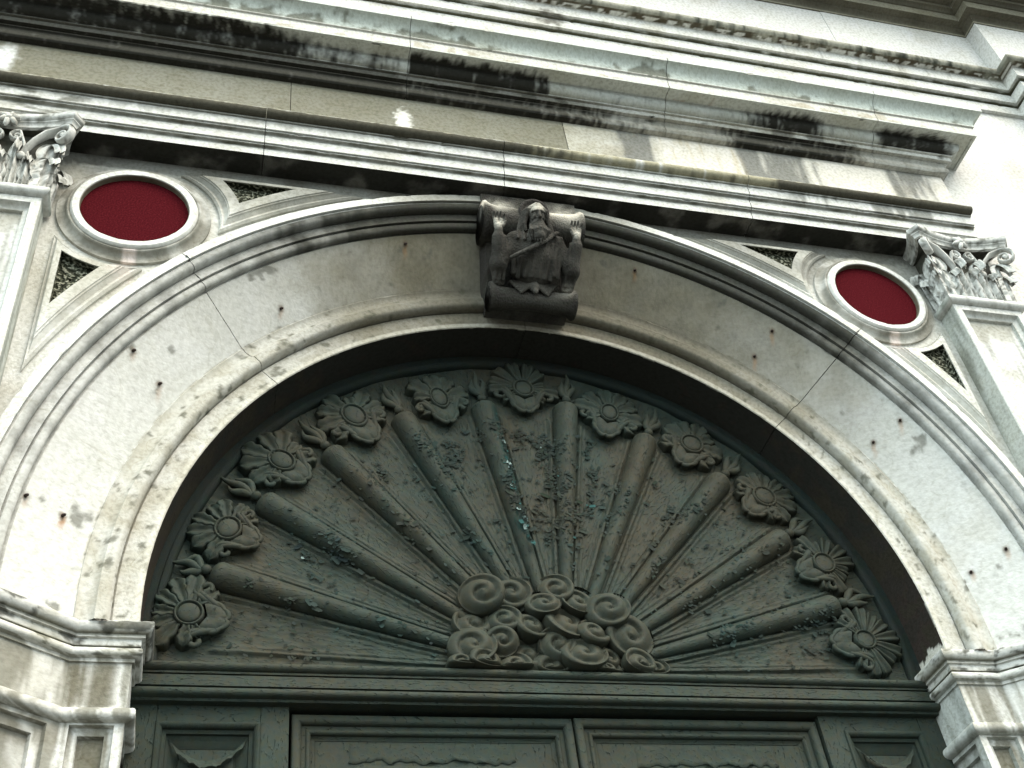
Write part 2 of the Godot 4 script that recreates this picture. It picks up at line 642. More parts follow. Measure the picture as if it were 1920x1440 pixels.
func build_facade_wall() -> void:
	var t := thing("facade_wall", "pale church facade wall with a string course and cornice around the portal", "wall", Vector3(3.4, -Y0, WZ))
	var wc := func(P: Vector3, N: Vector3) -> Color:
		return stone(P, 0.0, 0.0).lerp(Color(0.60, 0.597, 0.585), 0.96)
	var mb := Mb.new()
	box(mb, Vector3(2.30, -Y0, -0.8), Vector3(9, 4.75, WZ), wc, 0.08)
	part("wall_face", mb, M.smooth_stone, t)
	mb = Mb.new()
	box(mb, Vector3(-8, -Y0, -0.8), Vector3(-2.30, 4.75, WZ), wc, 0.12)
	part("wall_face", mb, M.smooth_stone, t)
	mb = Mb.new()
	box(mb, Vector3(-2.298, 2.72, -0.79), Vector3(2.298, 4.74, WZ - 0.002), wc, 0.06)
	part("wall_face", mb, M.smooth_stone, t)
	mb = Mb.new()
	box(mb, Vector3(3.40, -Y0 + 0.01, WZ - 0.1), Vector3(9, 4.74, WZ + 0.11), wc, 0.05)
	part("wall_pier", mb, M.smooth_stone, t)
	mb = Mb.new()
	box(mb, Vector3(-2.29, -Y0, -0.75), Vector3(2.29, 2.7, -0.6), wc)
	part("inner_wall", mb, M.smooth_stone, t)
	var plan := [[Vector2(-7.5, WZ), Vector2(0, 1)], [Vector2(0.428, WZ), Vector2(0, 1)], [Vector2(1.18, WZ), Vector2(0, 1)], [Vector2(3.40, WZ), Vector2(-1, 1)], [Vector2(3.40, WZ + 0.11), Vector2(-1, 1)], [Vector2(8.5, WZ + 0.11), Vector2(0, 1)]]
	var pts := [Vector2(-0.05, 3.55), Vector2(0.025, 3.552), Vector2(0.025, 3.630), Vector2(0.018, 3.636), Vector2(0.037, 3.635), Vector2(0.037, 3.642), Vector2(0.032, 3.646), Vector2(0.052, 3.645), Vector2(0.052, 3.726), Vector2(0.045, 3.732), Vector2(0.064, 3.731), Vector2(0.065, 3.738), Vector2(0.060, 3.743), Vector2(0.080, 3.741), Vector2(0.080, 3.83), Vector2(0.088, 3.832)]
	pts += bez(Vector2(0.088, 3.832), Vector2(0.138, 3.828), Vector2(0.140, 3.863), 5)
	pts += bez(Vector2(0.140, 3.863), Vector2(0.138, 3.897), Vector2(0.105, 3.897), 5)
	pts += [Vector2(0.10, 3.905), Vector2(-0.05, 3.93)]
	var sc := func(P: Vector3, N: Vector3) -> Color:
		var c := stone(P, -0.1, -0.1)
		var s := streak(P.x, P.y, 11.0)
		if P.y > 3.832:
			c = c.lerp(Color(0.22, 0.215, 0.16), 0.75 * ss(3.892, 3.872, P.y + 0.01 * s)).lerp(Color(0.045, 0.05, 0.04), ss(-0.1, 0.6, s * 0.6 + 0.30 * nB.get_noise_3dv(P * Vector3(14, 5, 5)) + 0.16) * ss(3.888, 3.866, P.y))
			if P.y > 3.893 or N.y < -0.9:
				c = c.lerp(Color(0.08, 0.07, 0.05), ss(-0.3, 0.3, nB.get_noise_3dv(P * 12.0) + 0.12))
		else:
			# green-black moulding growth along the small fillets, broken here and there
			var d := minf(minf(absf(P.y - 3.637), absf(P.y - 3.734)), 9.0)
			c = c.lerp(Color(0.075, 0.078, 0.052), ss(0.0, 0.4, 0.62 - d * 95.0 + 0.35 * nB.get_noise_3dv(P * Vector3(9, 20, 9))))
			c = c.lerp(GREY, ss(0.25, 0.6, s * 0.7 + (P.y - 3.75) * 3.0) * 0.5)
		# a spalled, dirty bruise
		var q := Vector2((P.x - 0.33) / 0.11, (P.y - 3.72) / 0.09)
		c = c.lerp(Color(0.14, 0.135, 0.12), ss(0.3, 1.0, 1.25 - q.length() + 0.7 * nC.get_noise_3dv(P * 20.0)) * 0.9)
		return c
	for k in plan.size() - 1:
		if k == 3 or k == 2:
			continue
		mb = Mb.new()
		plan_sweep(mb, pts, [plan[k], plan[k + 1]], sc, 0.005, 0.014, 0.010, k < 2)
		part("string_course", mb, M.stone, t)
	mb = Mb.new()
	plan_sweep(mb, pts, [plan[2], plan[3]], sc, 0.005, 0.014, 0.010)
	plan_sweep(mb, pts, [plan[3], plan[4]], sc, 0.0, 0.014, 0.010)
	part("string_course", mb, M.stone, t)
	var up := [Vector2(-0.05, 4.525), Vector2(0.006, 4.53)]
	up += bez(Vector2(0.006, 4.53), Vector2(0.012, 4.562), Vector2(0.036, 4.566), 4)
	up += [Vector2(0.040, 4.574), Vector2(0.086, 4.576), Vector2(0.086, 4.648), Vector2(0.094, 4.650)]
	up += bez(Vector2(0.094, 4.650), Vector2(0.10, 4.668), Vector2(0.122, 4.670), 3)
	up += [Vector2(0.122, 4.70), Vector2(0.30, 4.703), Vector2(0.30, 4.86), Vector2(0.1, 4.95)]
	var uc := func(P: Vector3, N: Vector3) -> Color:
		var c := Color(0.27, 0.255, 0.20) * (0.9 + 0.3 * nB.get_noise_3dv(P * 3.0))
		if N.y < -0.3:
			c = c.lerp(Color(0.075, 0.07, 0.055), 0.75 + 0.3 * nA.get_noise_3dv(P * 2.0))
		return c
	for seg in [[0, 3], [3, 4], [4, 5]]:
		mb = Mb.new()
		var a: Array = plan[seg[0]]
		if seg[0] == 0:
			a = [Vector2(-3, WZ), Vector2(0, 1)]
		plan_sweep(mb, up, [a, plan[seg[1]]], uc, 0.004, 0.02, 0.014)
		part("cornice", mb, M.stone, t)

# ---- entablature of the portal: architrave in three steps, frieze, projecting cornice
const EX := 2.425
const FZ := 0.345

func build_entablature() -> void:
	var t := thing("entablature", "stained stone entablature of architrave, frieze and projecting cornice over the arch", "entablature", Vector3(0, 2.07, FZ))
	# architrave; offsets are measured from the frieze face
	var ar := [Vector2(-0.16, 2.076), Vector2(0.005, 2.075), Vector2(0.005, 2.121)]
	ar += bez(Vector2(0.005, 2.121), Vector2(0.008, 2.127), Vector2(0.020, 2.127), 3)
	ar += [Vector2(0.020, 2.1345), Vector2(0.014, 2.1375), Vector2(0.028, 2.136), Vector2(0.028, 2.190)]
	ar += bez(Vector2(0.028, 2.190), Vector2(0.031, 2.197), Vector2(0.044, 2.197), 3)
	ar += [Vector2(0.044, 2.2045), Vector2(0.038, 2.2075), Vector2(0.053, 2.206), Vector2(0.053, 2.263), Vector2(0.048, 2.267), Vector2(0.062, 2.2655), Vector2(0.062, 2.272)]
	ar += bez(Vector2(0.062, 2.272), Vector2(0.094, 2.272), Vector2(0.094, 2.302), 6)
	ar += bez(Vector2(0.094, 2.302), Vector2(0.092, 2.322), Vector2(0.066, 2.328), 5)
	ar += [Vector2(-0.03, 2.36)]
	var ac := func(P: Vector3, N: Vector3) -> Color:
		var c := stone(P, -0.06, -0.12)
		var s := streak(P.x, 1.0, 9.0)
		if P.y > 2.268:
			# roll: brown-black growth to the left, ochre wash in the middle, dark again at the right
			var side := maxf(1.0 - ss(-0.25, 0.35, P.x), in_range(P.x, 1.28, 3.0, 0.1))
			c = c.lerp(Color(0.33, 0.31, 0.225), ss(-0.5, 0.1, s + 0.3))
			c = c.lerp(Color(0.075, 0.072, 0.056), ss(0.1, 0.50, side * 0.62 + 0.10 + 0.22 * s + 0.25 * nB.get_noise_3dv(P * Vector3(20, 9, 9)) - ss(2.300, 2.322, P.y + 0.012 * nC.get_noise_2d(P.x * 30.0, 0.0)) * 0.85))
			c = c.lerp(Color(0.52, 0.52, 0.49), ss(2.302, 2.325, P.y + 0.010 * s) * 0.8)
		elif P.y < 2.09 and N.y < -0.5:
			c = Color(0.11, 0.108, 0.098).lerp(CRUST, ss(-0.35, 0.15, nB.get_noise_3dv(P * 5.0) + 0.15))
		else:
			# growth settled in the small hollow mouldings
			var hollow := maxf(in_range(P.y, 2.1205, 2.1275, 0.0012), in_range(P.y, 2.1895, 2.1975, 0.0012))
			c = c.lerp(Color(0.085, 0.082, 0.058), hollow * (0.72 + 0.5 * nB.get_noise_3dv(P * Vector3(7, 20, 7))))
			if P.y > 2.2:
				c = c.lerp(GREY, ss(0.1, 0.5, 0.34 * s + (P.y - 2.24) * 9.0 + in_range(P.x, -3.0, 0.0, 0.5) * 0.3) * 0.6)
				c = c.lerp(Color(0.16, 0.165, 0.155), in_range(P.x, 1.35, 2.3, 0.1) * ss(0.0, 0.25, streak(P.x, P.y, 5.0)) * 0.8)
			# crumbled patch at the far left
			c = c.lerp(Color(0.12, 0.12, 0.10), in_range(P.x, -2.6, -1.95, 0.1) * ss(0.0, 0.35, nB.get_noise_3dv(P * Vector3(6, 24, 6))) * 0.8)
		return c
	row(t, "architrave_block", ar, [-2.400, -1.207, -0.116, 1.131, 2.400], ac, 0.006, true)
	# frieze
	var fr := [Vector2(0, 2.33), Vector2(0, 2.70)]
	var fc := func(P: Vector3, N: Vector3) -> Color:
		var c := stone(P, 0.62, 0.10)
		var s := streak(P.x - (P.y - 2.5) * 0.05, P.y, 5.5)
		var s2 := streak(P.x, P.y, 14.0)
		if P.x > 0.249:
			c = c.lerp(Color(0.60, 0.58, 0.53), ss(0.62, 0.78, P.x + 0.06 * s2))
			# washed clean with grey run-off bands
			var dark := in_range(P.x, 0.52, 0.74, 0.05) * 0.75 + in_range(P.x, 1.18, 1.62, 0.12) * 0.9 + in_range(P.x, 2.05, 2.32, 0.06) * 0.65
			c = c.lerp(Color(0.17, 0.172, 0.160), clampf(ss(0.20, 0.75, dark + 0.55 * s + 0.22 * s2 - 0.08), 0.0, 0.92))
			c = c.lerp(Color(0.40, 0.33, 0.20), ss(0.2, 0.6, s2) * in_range(P.x, 0.75, 1.2) * 0.5)
		else:
			c = c.lerp(Color(0.150, 0.145, 0.108), 0.78)
			c = c.lerp(Color(0.16, 0.15, 0.11), ss(0.28, 0.6, nS.get_noise_2d(P.x * 3.0, P.y * 34.0) + 0.2 * s2) * 0.7)
			# pale scar
			var q := Vector2((P.x + 0.565) / 0.055, (P.y - 2.50) / 0.12)
			c = c.lerp(Color(0.68, 0.67, 0.63), ss(0.1, 0.5, 1.0 - q.length() + 0.6 * nC.get_noise_3dv(P * 24.0)))
			var q2 := Vector2((P.x + 2.36) / 0.09, (P.y - 2.56) / 0.14)
			c = c.lerp(Color(0.66, 0.66, 0.66), ss(0.0, 0.6, 1.0 - q2.length() + 0.5 * nC.get_noise_3dv(P * 12.0)))
		return c
	row(t, "frieze_slab", fr, [-EX, -1.098, 0.249, EX], fc, 0.0)
	# bed mouldings, corona and crowning cavetto
	var co := [Vector2(-0.02, 2.688), Vector2(0.029, 2.688)]
	co += bez(Vector2(0.029, 2.688), Vector2(0.046, 2.700), Vector2(0.034, 2.728), 5)
	co += bez(Vector2(0.034, 2.728), Vector2(0.026, 2.746), Vector2(0.044, 2.752), 4)
	co += [Vector2(0.044, 2.760), Vector2(0.064, 2.760), Vector2(0.064, 2.793), Vector2(0.076, 2.794), Vector2(0.077, 2.802)]
	co += bez(Vector2(0.077, 2.802), Vector2(0.115, 2.805), Vector2(0.116, 2.851), 7)
	co += [Vector2(0.122, 2.858), Vector2(0.172, 2.857), Vector2(0.172, 2.851), Vector2(0.190, 2.851), Vector2(0.190, 2.926), Vector2(0.200, 2.928), Vector2(0.200, 2.936)]
	co += bez(Vector2(0.200, 2.936), Vector2(0.206, 3.000), Vector2(0.255, 3.010), 8)
	co += [Vector2(0.256, 3.042), Vector2(-0.08, 3.075)]
	var cc := func(P: Vector3, N: Vector3) -> Color:
		var c := stone(P, 0.12, 0.05)
		var b := nB.get_noise_3dv(P * 7.0)
		var s := streak(P.x, 0.0, 8.0)
		var left := 1.0 - ss(-0.62, -0.50, P.x)
		# black crust in patches that follow the blocks
		var patch := left * (0.95 - 0.35 * in_range(P.x, -1.05, -0.5, 0.15)) + in_range(P.x, -0.545, 0.17, 0.015) * 1.0 + in_range(P.x, 1.25, 1.76, 0.20) * 0.92 + in_range(P.x, 2.03, 2.50, 0.05) * 0.95 + in_range(P.x, 0.17, 0.80, 0.05) * 0.35
		var leftb := maxf(left, 0.85 * (1.0 - ss(0.05, 0.95, P.x)))
		if P.y < 2.765:
			c = crust(P, stone(P, 0.35, 0.5), maxf(0.52 * leftb + 0.26, 0.70 * in_range(P.x, 1.1, 1.95, 0.2)))
			if N.y > -0.4:
				c = c.lerp(Color(0.19, 0.18, 0.15), 0.35)
		elif P.y < 2.800:
			c = stone(P, 0.25, 0.25).lerp(Color(0.07, 0.068, 0.058), clampf(leftb * 0.92 + ss(0.2, 0.5, b + in_range(P.x, 1.2, 1.9) * 0.3) * 0.7, 0.0, 0.95))
		elif P.y < 2.856 and P.z < 0.475:
			c = stone(P, 0.15, 0.2).lerp(Color(0.30, 0.34, 0.32), 0.4)
			c = crust(P, c, patch * 0.78 - 0.02 + 0.14 * s)
		elif P.y < 2.86:
			c = stone(P, 0.10, 0.2)
			c = c.lerp(Color(0.52, 0.545, 0.50), 0.65)
			# crust spreading forward from the bed mould over the corona soffit
			c = crust(P, c, patch * 0.78 - maxf(P.z - 0.462, 0.0) * (1.5 + 7.0 * ss(-1.5, -0.7, P.x)) - 0.02)
			c = c.lerp(Color(0.25, 0.16, 0.10), in_range(P.x, 0.82, 1.05, 0.03) * ss(0.1, 0.3, b + 0.15) * 0.8)
		elif P.y < 2.93:
			c = stone(P, 0.02, 0.0).lerp(Color(0.66, 0.64, 0.58), 0.4)
			c = c.lerp(Color(0.36, 0.31, 0.22), ss(0.15, 0.5, b + 0.3 * s - (P.y - 2.89) * 8.0) * 0.6)
		elif P.y < 3.012:
			# greenish damp cavetto
			c = stone(P, -0.05, 0.0).lerp(Color(0.50, 0.56, 0.52), 0.72)
			c = c.lerp(Color(0.13, 0.13, 0.10), ss(0.25, 0.6, b * 1.1 + 0.35 * s + 0.55 * in_range(P.x, 0.55, 0.80, 0.12) + 0.45 * in_range(P.x, -0.55, -0.2, 0.1) + 0.30 * (1.0 - ss(-0.9, -0.5, P.x)) - (P.y - 2.955) * 7.0) * 0.8)
		else:
			c = stone(P, -0.2, -0.2)
		return c
	row(t, "cornice_block", co, [-EX, -0.548, 0.800, 2.005, EX], cc, 0.010)

# one course of blocks with joints, the last block returning to the wall at the right end (and the first at the left)
func row(t: Node3D, called: String, pts: Array, xs: Array, col: Callable, wear: float, sawn := false) -> void:
	for k in xs.size() - 1:
		var mb := Mb.new()
		var g0 := 0.0015 if k > 0 else 0.0
		var g1 := 0.0015 if k < xs.size() - 2 else 0.0
		var a := [Vector2(xs[k] + g0, FZ), Vector2(0, 1)]
		var b := [Vector2(xs[k + 1] - g1, FZ), Vector2(0, 1)]
		if sawn and (k == 0 or k == xs.size() - 2):
			# the moulding is cut off square: close its end with the section
			var sx := -1.0 if k == 0 else 1.0
			var cap := PackedVector3Array()
			for h in 2:
				for p in pts:
					cap.append(Vector3(xs[k if k == 0 else k + 1], p.y, FZ + p.x if h == 0 else FZ - 0.15))
			mb.grid(cap, 2, pts.size(), col, rep(Vector3(sx, 0, 0), cap.size()))
		elif k == 0:
			a[1] = Vector2(-1, 1)
			plan_sweep(mb, pts, [[Vector2(xs[0], 0.2), Vector2(-1, 0)], a], col, 0.0, 0.014, 0.010)
		if k == xs.size() - 2 and not sawn:
			b[1] = Vector2(1, 1)
			plan_sweep(mb, pts, [b, [Vector2(xs[k + 1], 0.2), Vector2(1, 0)]], col, 0.0, 0.014, 0.010)
		plan_sweep(mb, pts, [a, b], col, wear, 0.011, 0.009, k > 0 and k < xs.size() - 2)
		part(called, mb, M.stone, t)

# ---- arch
const PINS := [[1.914, 172.3], [1.799, 172.2], [1.903, 149.2], [1.775, 149.6], [1.766, 128.1], [1.888, 107.3], [1.883, 73.7], [1.754, 52.6], [1.876, 52.4], [1.758, 31.1], [1.886, 31.0], [1.876, 9.0], [1.737, 7.9]]
const SPRING := -0.10

func splay_z(r: float) -> float:
	return 0.035 + (r - 1.70) * 0.689

func build_arch() -> void:
	var t := thing("door_arch", "round stone arch with splayed face and moulded rims over the doorway", "arch", Vector3(0, SPRING, 0))
	var pr := [Vector2(1.5, -0.24), Vector2(1.5, -0.004), Vector2(1.504, 0.0), Vector2(1.586, 0.003), Vector2(1.594, -0.006), Vector2(1.592, 0.010)]
	pr += bez(Vector2(1.590, 0.010), Vector2(1.592, 0.042), Vector2(1.609, 0.045), 5)
	pr += [Vector2(1.638, 0.047)]
	pr += bez(Vector2(1.638, 0.047), Vector2(1.658, 0.026), Vector2(1.688, 0.034), 5)
	pr += [Vector2(1.700, 0.041), Vector2(1.704, 0.038), Vector2(1.919, 0.186), Vector2(1.931, 0.182), Vector2(1.926, 0.206)]
	pr += bez(Vector2(1.926, 0.206), Vector2(1.928, 0.220), Vector2(1.952, 0.222), 4)
	pr += [Vector2(1.962, 0.215), Vector2(1.958, 0.232), Vector2(1.994, 0.236), Vector2(2.001, 0.232), Vector2(1.998, 0.243)]
	pr += bez(Vector2(1.998, 0.243), Vector2(1.988, 0.278), Vector2(2.022, 0.281), 6)
	pr += [Vector2(2.031, 0.276), Vector2(2.026, 0.293), Vector2(2.068, 0.291), Vector2(2.072, 0.20)]
	var ac := func(P: Vector3, N: Vector3) -> Color:
		var r := Vector2(P.x, P.y).length()
		var th := rad_to_deg(atan2(P.y, P.x))
		var top := 1.0 - ss(18.0, 62.0, absf(th - 81.0) + 9.0 * nA.get_noise_3dv(P * 2.0))  # crown mask: ochre grime, with the shade of the downward-facing top painted in
		var c := stone(P, top * 0.92 - 0.22 + 0.14 * ss(0.2, 0.6, sin(deg_to_rad(th))), top * 0.44 - 0.26)
		var b := nB.get_noise_3dv(P * 8.0)
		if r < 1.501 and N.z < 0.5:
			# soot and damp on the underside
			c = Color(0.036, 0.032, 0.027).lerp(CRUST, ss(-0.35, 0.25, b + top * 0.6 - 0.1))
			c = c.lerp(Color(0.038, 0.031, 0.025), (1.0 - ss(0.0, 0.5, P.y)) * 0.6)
		elif r < 1.704:
			c = c.lerp(Color(0.30, 0.275, 0.20), 0.30 + 0.25 * ss(-0.2, 0.3, b)).lerp(Color(0.115, 0.105, 0.082), top * 0.85)
			c = c.lerp(Color(0.10, 0.10, 0.075), ss(0.24, 0.5, nB.get_noise_3dv(P * 14.0)) * 0.75)
			if r > 1.50 and r < 1.52:
				c = c.lerp(Color(0.62, 0.60, 0.53), 0.4)
		elif r > 1.92 and r < 2.02:
			c = c.lerp(Color(0.055, 0.055, 0.048), clampf(top * 0.90 + 0.14 + ss(-0.3, 0.5, b * 0.5 + 0.4 * streak(th * 0.04, r, 5.0)) * 0.35, 0.0, 0.94))
		elif r >= 2.02:
			c = stone(P, -0.15, -0.15).lerp(Color(0.22, 0.215, 0.185), top * in_range(th, 74.0, 108.0, 5.0) * 0.8)  # greyed at the crown: shade of the architrave painted on the fascia
		else:
			c = c.lerp(Color(0.150, 0.136, 0.100) * (0.9 + 0.35 * b), top * 0.80)
			# splayed face: small bruises, and rust below the iron pins
			c = c.lerp(Color(0.12, 0.12, 0.10), ss(0.40, 0.58, nB.get_noise_3dv(P * 6.5 + Vector3(9, 0, 0))) * 0.7)
			for p in PINS:
				var a := deg_to_rad(p[1])
				var d := Vector2(P.x - p[0] * cos(a), P.y - p[0] * sin(a))
				if absf(d.x) < 0.05 and d.y < 0.02 and d.y > -0.20:
					var wob := 0.006 * nC.get_noise_2d(P.y * 30.0, p[1])
					var m := (1.0 - ss(0.004, 0.012, absf(d.x + wob))) * (1.0 - ss(0.02, 0.05 + 0.05 * absf(nA.get_noise_2d(p[1], 3.0)) * 2.0, -d.y)) * ss(-0.02, 0.0, -d.y)
					c = c.lerp(Color(0.36, 0.17, 0.055), m * (0.75 if (p[1] > 172.2 or p[1] < 172.25 and p[1] > 172.0) and p[0] < 1.85 else 0.35))
				if d.length() < 0.03:
					c = c.lerp(Color(0.10, 0.09, 0.075), (1.0 - ss(0.005, 0.018, d.length())) * 0.7)
		return c
	var ends := [[asin(SPRING / 1.7), 43.0], [43.0, 90.0], [90.0, 136.4], [136.4, 0.0]]
	var cuts := [-3.4, 43.0, 84.0, 96.0, 136.4, 183.4]
	var k := 0
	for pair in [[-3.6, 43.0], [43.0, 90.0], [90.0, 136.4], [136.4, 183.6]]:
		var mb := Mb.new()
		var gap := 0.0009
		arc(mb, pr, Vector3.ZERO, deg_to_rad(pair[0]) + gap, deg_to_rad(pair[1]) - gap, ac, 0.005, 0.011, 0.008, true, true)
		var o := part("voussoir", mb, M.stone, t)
		for p in PINS:
			if p[1] > pair[0] and p[1] < pair[1]:
				var a := deg_to_rad(p[1])
				var at := Vector3(p[0] * cos(a), p[0] * sin(a), splay_z(p[0]))
				var out := Vector3(-0.567 * cos(a), -0.567 * sin(a), 0.823)
				var pm := Mb.new()
				var tip := at + out * 0.016 + Vector3(0, -0.003, 0)
				tube(pm, PackedVector3Array([at - out * 0.012, at + out * 0.008, tip, tip + out * 0.001]), PackedFloat32Array([0.0065, 0.006, 0.005, 0.0008]), plain, 7)
				part("iron_pin", pm, M.rust, o)
		k += 1

# ---- spandrels with framed triangular inlays and the roundels
const RC := Vector2(1.704, 1.690)

func build_spandrels() -> void:
	for s in [-1.0, 1.0]:
		var side := "left" if s < 0 else "right"
		var t := thing("spandrel", "%s spandrel between arch and pilaster, with two moulded triangular frames" % side, "spandrel", Vector3(s * 1.7, 1.0, 0.235), "spandrels beside the arch")
		var sc := func(P: Vector3, N: Vector3) -> Color:
			var c := stone(P, 0.26 + 0.30 * ss(1.4, 1.9, P.y), 0.10 + 0.20 * ss(1.3, 1.85, P.y))
			# grime, and the architrave's shade painted in, with a ragged, flaking lower edge
			var e := P.y - 1.995 + 0.03 * nB.get_noise_2d(P.x * 6.0, 1.0) + 0.012 * nC.get_noise_2d(P.x * 40.0, 2.0)
			c = c.lerp(Color(0.06, 0.058, 0.05), ss(0.0, 0.012, e) * 0.85)
			c = c.lerp(Color(0.50, 0.47, 0.36), ss(-0.006, 0.0, e) * (1.0 - ss(0.002, 0.006, e)) * ss(0.0, 0.3, nB.get_noise_2d(P.x * 9.0, 7.0)))
			c = c.lerp(GREY, ss(0.0, 0.5, nB.get_noise_3dv(P * 3.0) * 0.8 + (P.y - 1.62) * 1.25) * 0.72)  # greyer towards the top: grime plus the architrave's soft shade painted in
			# rain-washed stripe under the roundel
			var wx := absf(P.x - s * 1.715 + 0.01 * nC.get_noise_2d(P.y * 12.0, 5.0))
			c = c.lerp(Color(0.64, 0.58, 0.55), (1.0 - ss(0.02, 0.05, wx)) * (1.0 - ss(1.40, 1.46, P.y)) * ss(1.22, 1.36, P.y) * 0.8)
			return c
		var mb := Mb.new()
		var rows := 90
		var cols := 260
		var P := PackedVector3Array()
		for r in rows:
			for k in cols:
				var a := deg_to_rad(-2.8 + 92.8 * float(k) / (cols - 1))
				var d := Vector2(cos(a), sin(a))
				var far := minf(2.06 / maxf(d.x, 1e-4), 2.10 / maxf(d.y, 1e-4))
				var rr := lerpf(2.03, maxf(far, 2.035), float(r) / (rows - 1))
				P.append(Vector3(s * d.x * rr, d.y * rr, 0.235))
		var holes := [PackedVector2Array(tri_edges(s, 0, 1.958, 0.428, 2.226, 26)), PackedVector2Array(tri_edges(s, 1, 1.945, 0.385, 2.226, 26))]
		mb.grid(P, rows, cols, sc)
		var kept := PackedInt32Array()
		for k in range(0, mb.i.size(), 3):
			var inside := false
			for j in 3:
				var p := mb.v[mb.i[k + j]]
				for h in holes:
					inside = inside or Geometry2D.is_point_in_polygon(Vector2(p.x, p.y), h)
			if not inside:
				kept.append(mb.i[k]); kept.append(mb.i[k + 1]); kept.append(mb.i[k + 2])
		mb.i = kept
		part("spandrel_slab", mb, M.stone, t)
		# triangles: three edges each, outer boundary and opening
		for which in 2:
			var outer := []
			var inner := []
			var n := 26
			if which == 0:
				# upper: straight top, roundel arc, archivolt arc
				outer = tri_edges(s, 0, 1.990, 0.340, 2.130, n)
				inner = tri_edges(s, 0, 1.958, 0.428, 2.226, n)
			else:
				outer = tri_edges(s, 1, 1.990, 0.340, 2.130, n)
				inner = tri_edges(s, 1, 1.945, 0.385, 2.226, n)
			mb = Mb.new()
			var lv := [[0.0, 0.20], [0.0, 0.246], [0.10, 0.254], [0.25, 0.249], [0.42, 0.262], [0.44, 0.268], [0.50, 0.269], [0.52, 0.274], [1.0, 0.274], [1.0, 0.268]]
			for e in 3:
				for l in lv.size() - 1:
					var Q := PackedVector3Array()
					for h in 2:
						var f: float = lv[l + h][0]
						for k in n:
							var a: Vector2 = outer[e * (n - 1) + k] if e * (n - 1) + k < outer.size() else outer[0]
							var b: Vector2 = inner[e * (n - 1) + k] if e * (n - 1) + k < inner.size() else inner[0]
							var p := a.lerp(b, f)
							Q.append(Vector3(p.x, p.y, lv[l + h][1]))
					# outward direction: towards the viewer, or sideways on the steep faces
					var ga: Vector2 = outer[e * (n - 1) + n / 2]
					var gb: Vector2 = inner[e * (n - 1) + n / 2]
					var sidew := (gb - ga).normalized()
					var dz: float = lv[l + 1][1] - lv[l][1]
					mb.grid(Q, 2, n, sc, PackedVector3Array(), PackedVector2Array(), Vector3(-sidew.x * dz * 20.0, -sidew.y * dz * 20.0, 0.05 if l > 0 and l < 8 else 0.0))
			var fr := part("panel_frame", mb, M.stone, t)
			mb = Mb.new()
			var cen := Vector2.ZERO
			for p in inner:
				cen += p
			cen /= inner.size()
			var ring := 7
			var S := PackedVector3Array()
			# recess walls in the inlay's dark stone: shade of the recess put into colour
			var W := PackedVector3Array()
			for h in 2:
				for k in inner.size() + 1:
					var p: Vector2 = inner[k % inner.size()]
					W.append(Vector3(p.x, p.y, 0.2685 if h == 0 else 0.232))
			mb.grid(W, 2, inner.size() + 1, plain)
			for r in ring + 1:
				for k in inner.size() + 1:
					var p: Vector2 = cen.lerp(inner[k % inner.size()], 1.01 * float(r) / ring)
					S.append(Vector3(p.x, p.y, 0.2385 + 0.003 * nC.get_noise_2d(p.x * 30.0, p.y * 30.0)))
			mb.grid(S, ring + 1, inner.size() + 1, plain)
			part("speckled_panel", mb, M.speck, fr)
		# the roundel
		var lab := "dark red stone disc in a white ring, %s" % ("left of the arch beside the left pilaster" if s < 0 else "right of the arch beside the right pilaster")
		var rt := thing("roundel", lab, "roundel", Vector3(s * RC.x, RC.y, 0.235), "red roundels in the spandrels")
		var rp := [Vector2(0.212, 0.2355), Vector2(0.2125, 0.280), Vector2(0.216, 0.286), Vector2(0.241, 0.287), Vector2(0.246, 0.283), Vector2(0.251, 0.272)]
		rp += bez(Vector2(0.251, 0.272), Vector2(0.258, 0.280), Vector2(0.264, 0.272), 3)
		rp += bez(Vector2(0.264, 0.272), Vector2(0.268, 0.250), Vector2(0.292, 0.249), 5)
		rp += [Vector2(0.303, 0.248), Vector2(0.305, 0.22)]
		var rcf := func(P: Vector3, N: Vector3) -> Color:
			var r := Vector2(P.x - s * RC.x, P.y - RC.y).length()
			var c := stone(P, -0.1, -0.15)
			if r < 0.2135:
				c = Color(0.13, 0.115, 0.085) # inner rim wall darkened: the shade of the recess is painted in
			if r > 0.25:
				c = stone(P, 0.30, 0.12)
				var b := nB.get_noise_3dv(P * 7.0)
				c = c.lerp(Color(0.15, 0.145, 0.12), 0.35 + ss(-0.3, 0.3, b) * 0.45)
				var wx := absf(P.x - s * RC.x - 0.006)
				if P.y < RC.y:
					c = c.lerp(Color(0.66, 0.58, 0.55), (1.0 - ss(0.016, 0.034, wx)) * 0.9)
			return c
		mb = Mb.new()
		arc(mb, rp, Vector3(s * RC.x, RC.y, 0), 0.0, TAU, rcf, 0.003, 0.008, 0.008, false)
		part("ring", mb, M.stone, rt)
		mb = Mb.new()
		var D := PackedVector3Array()
		for r in 12:
			for k in 49:
				var a := TAU * k / 48
				D.append(Vector3(s * RC.x + cos(a) * 0.214 * r / 11.0, RC.y + sin(a) * 0.214 * r / 11.0, 0.257))
		mb.grid(D, 12, 49, plain)
		part("red_disc", mb, M.red, rt)

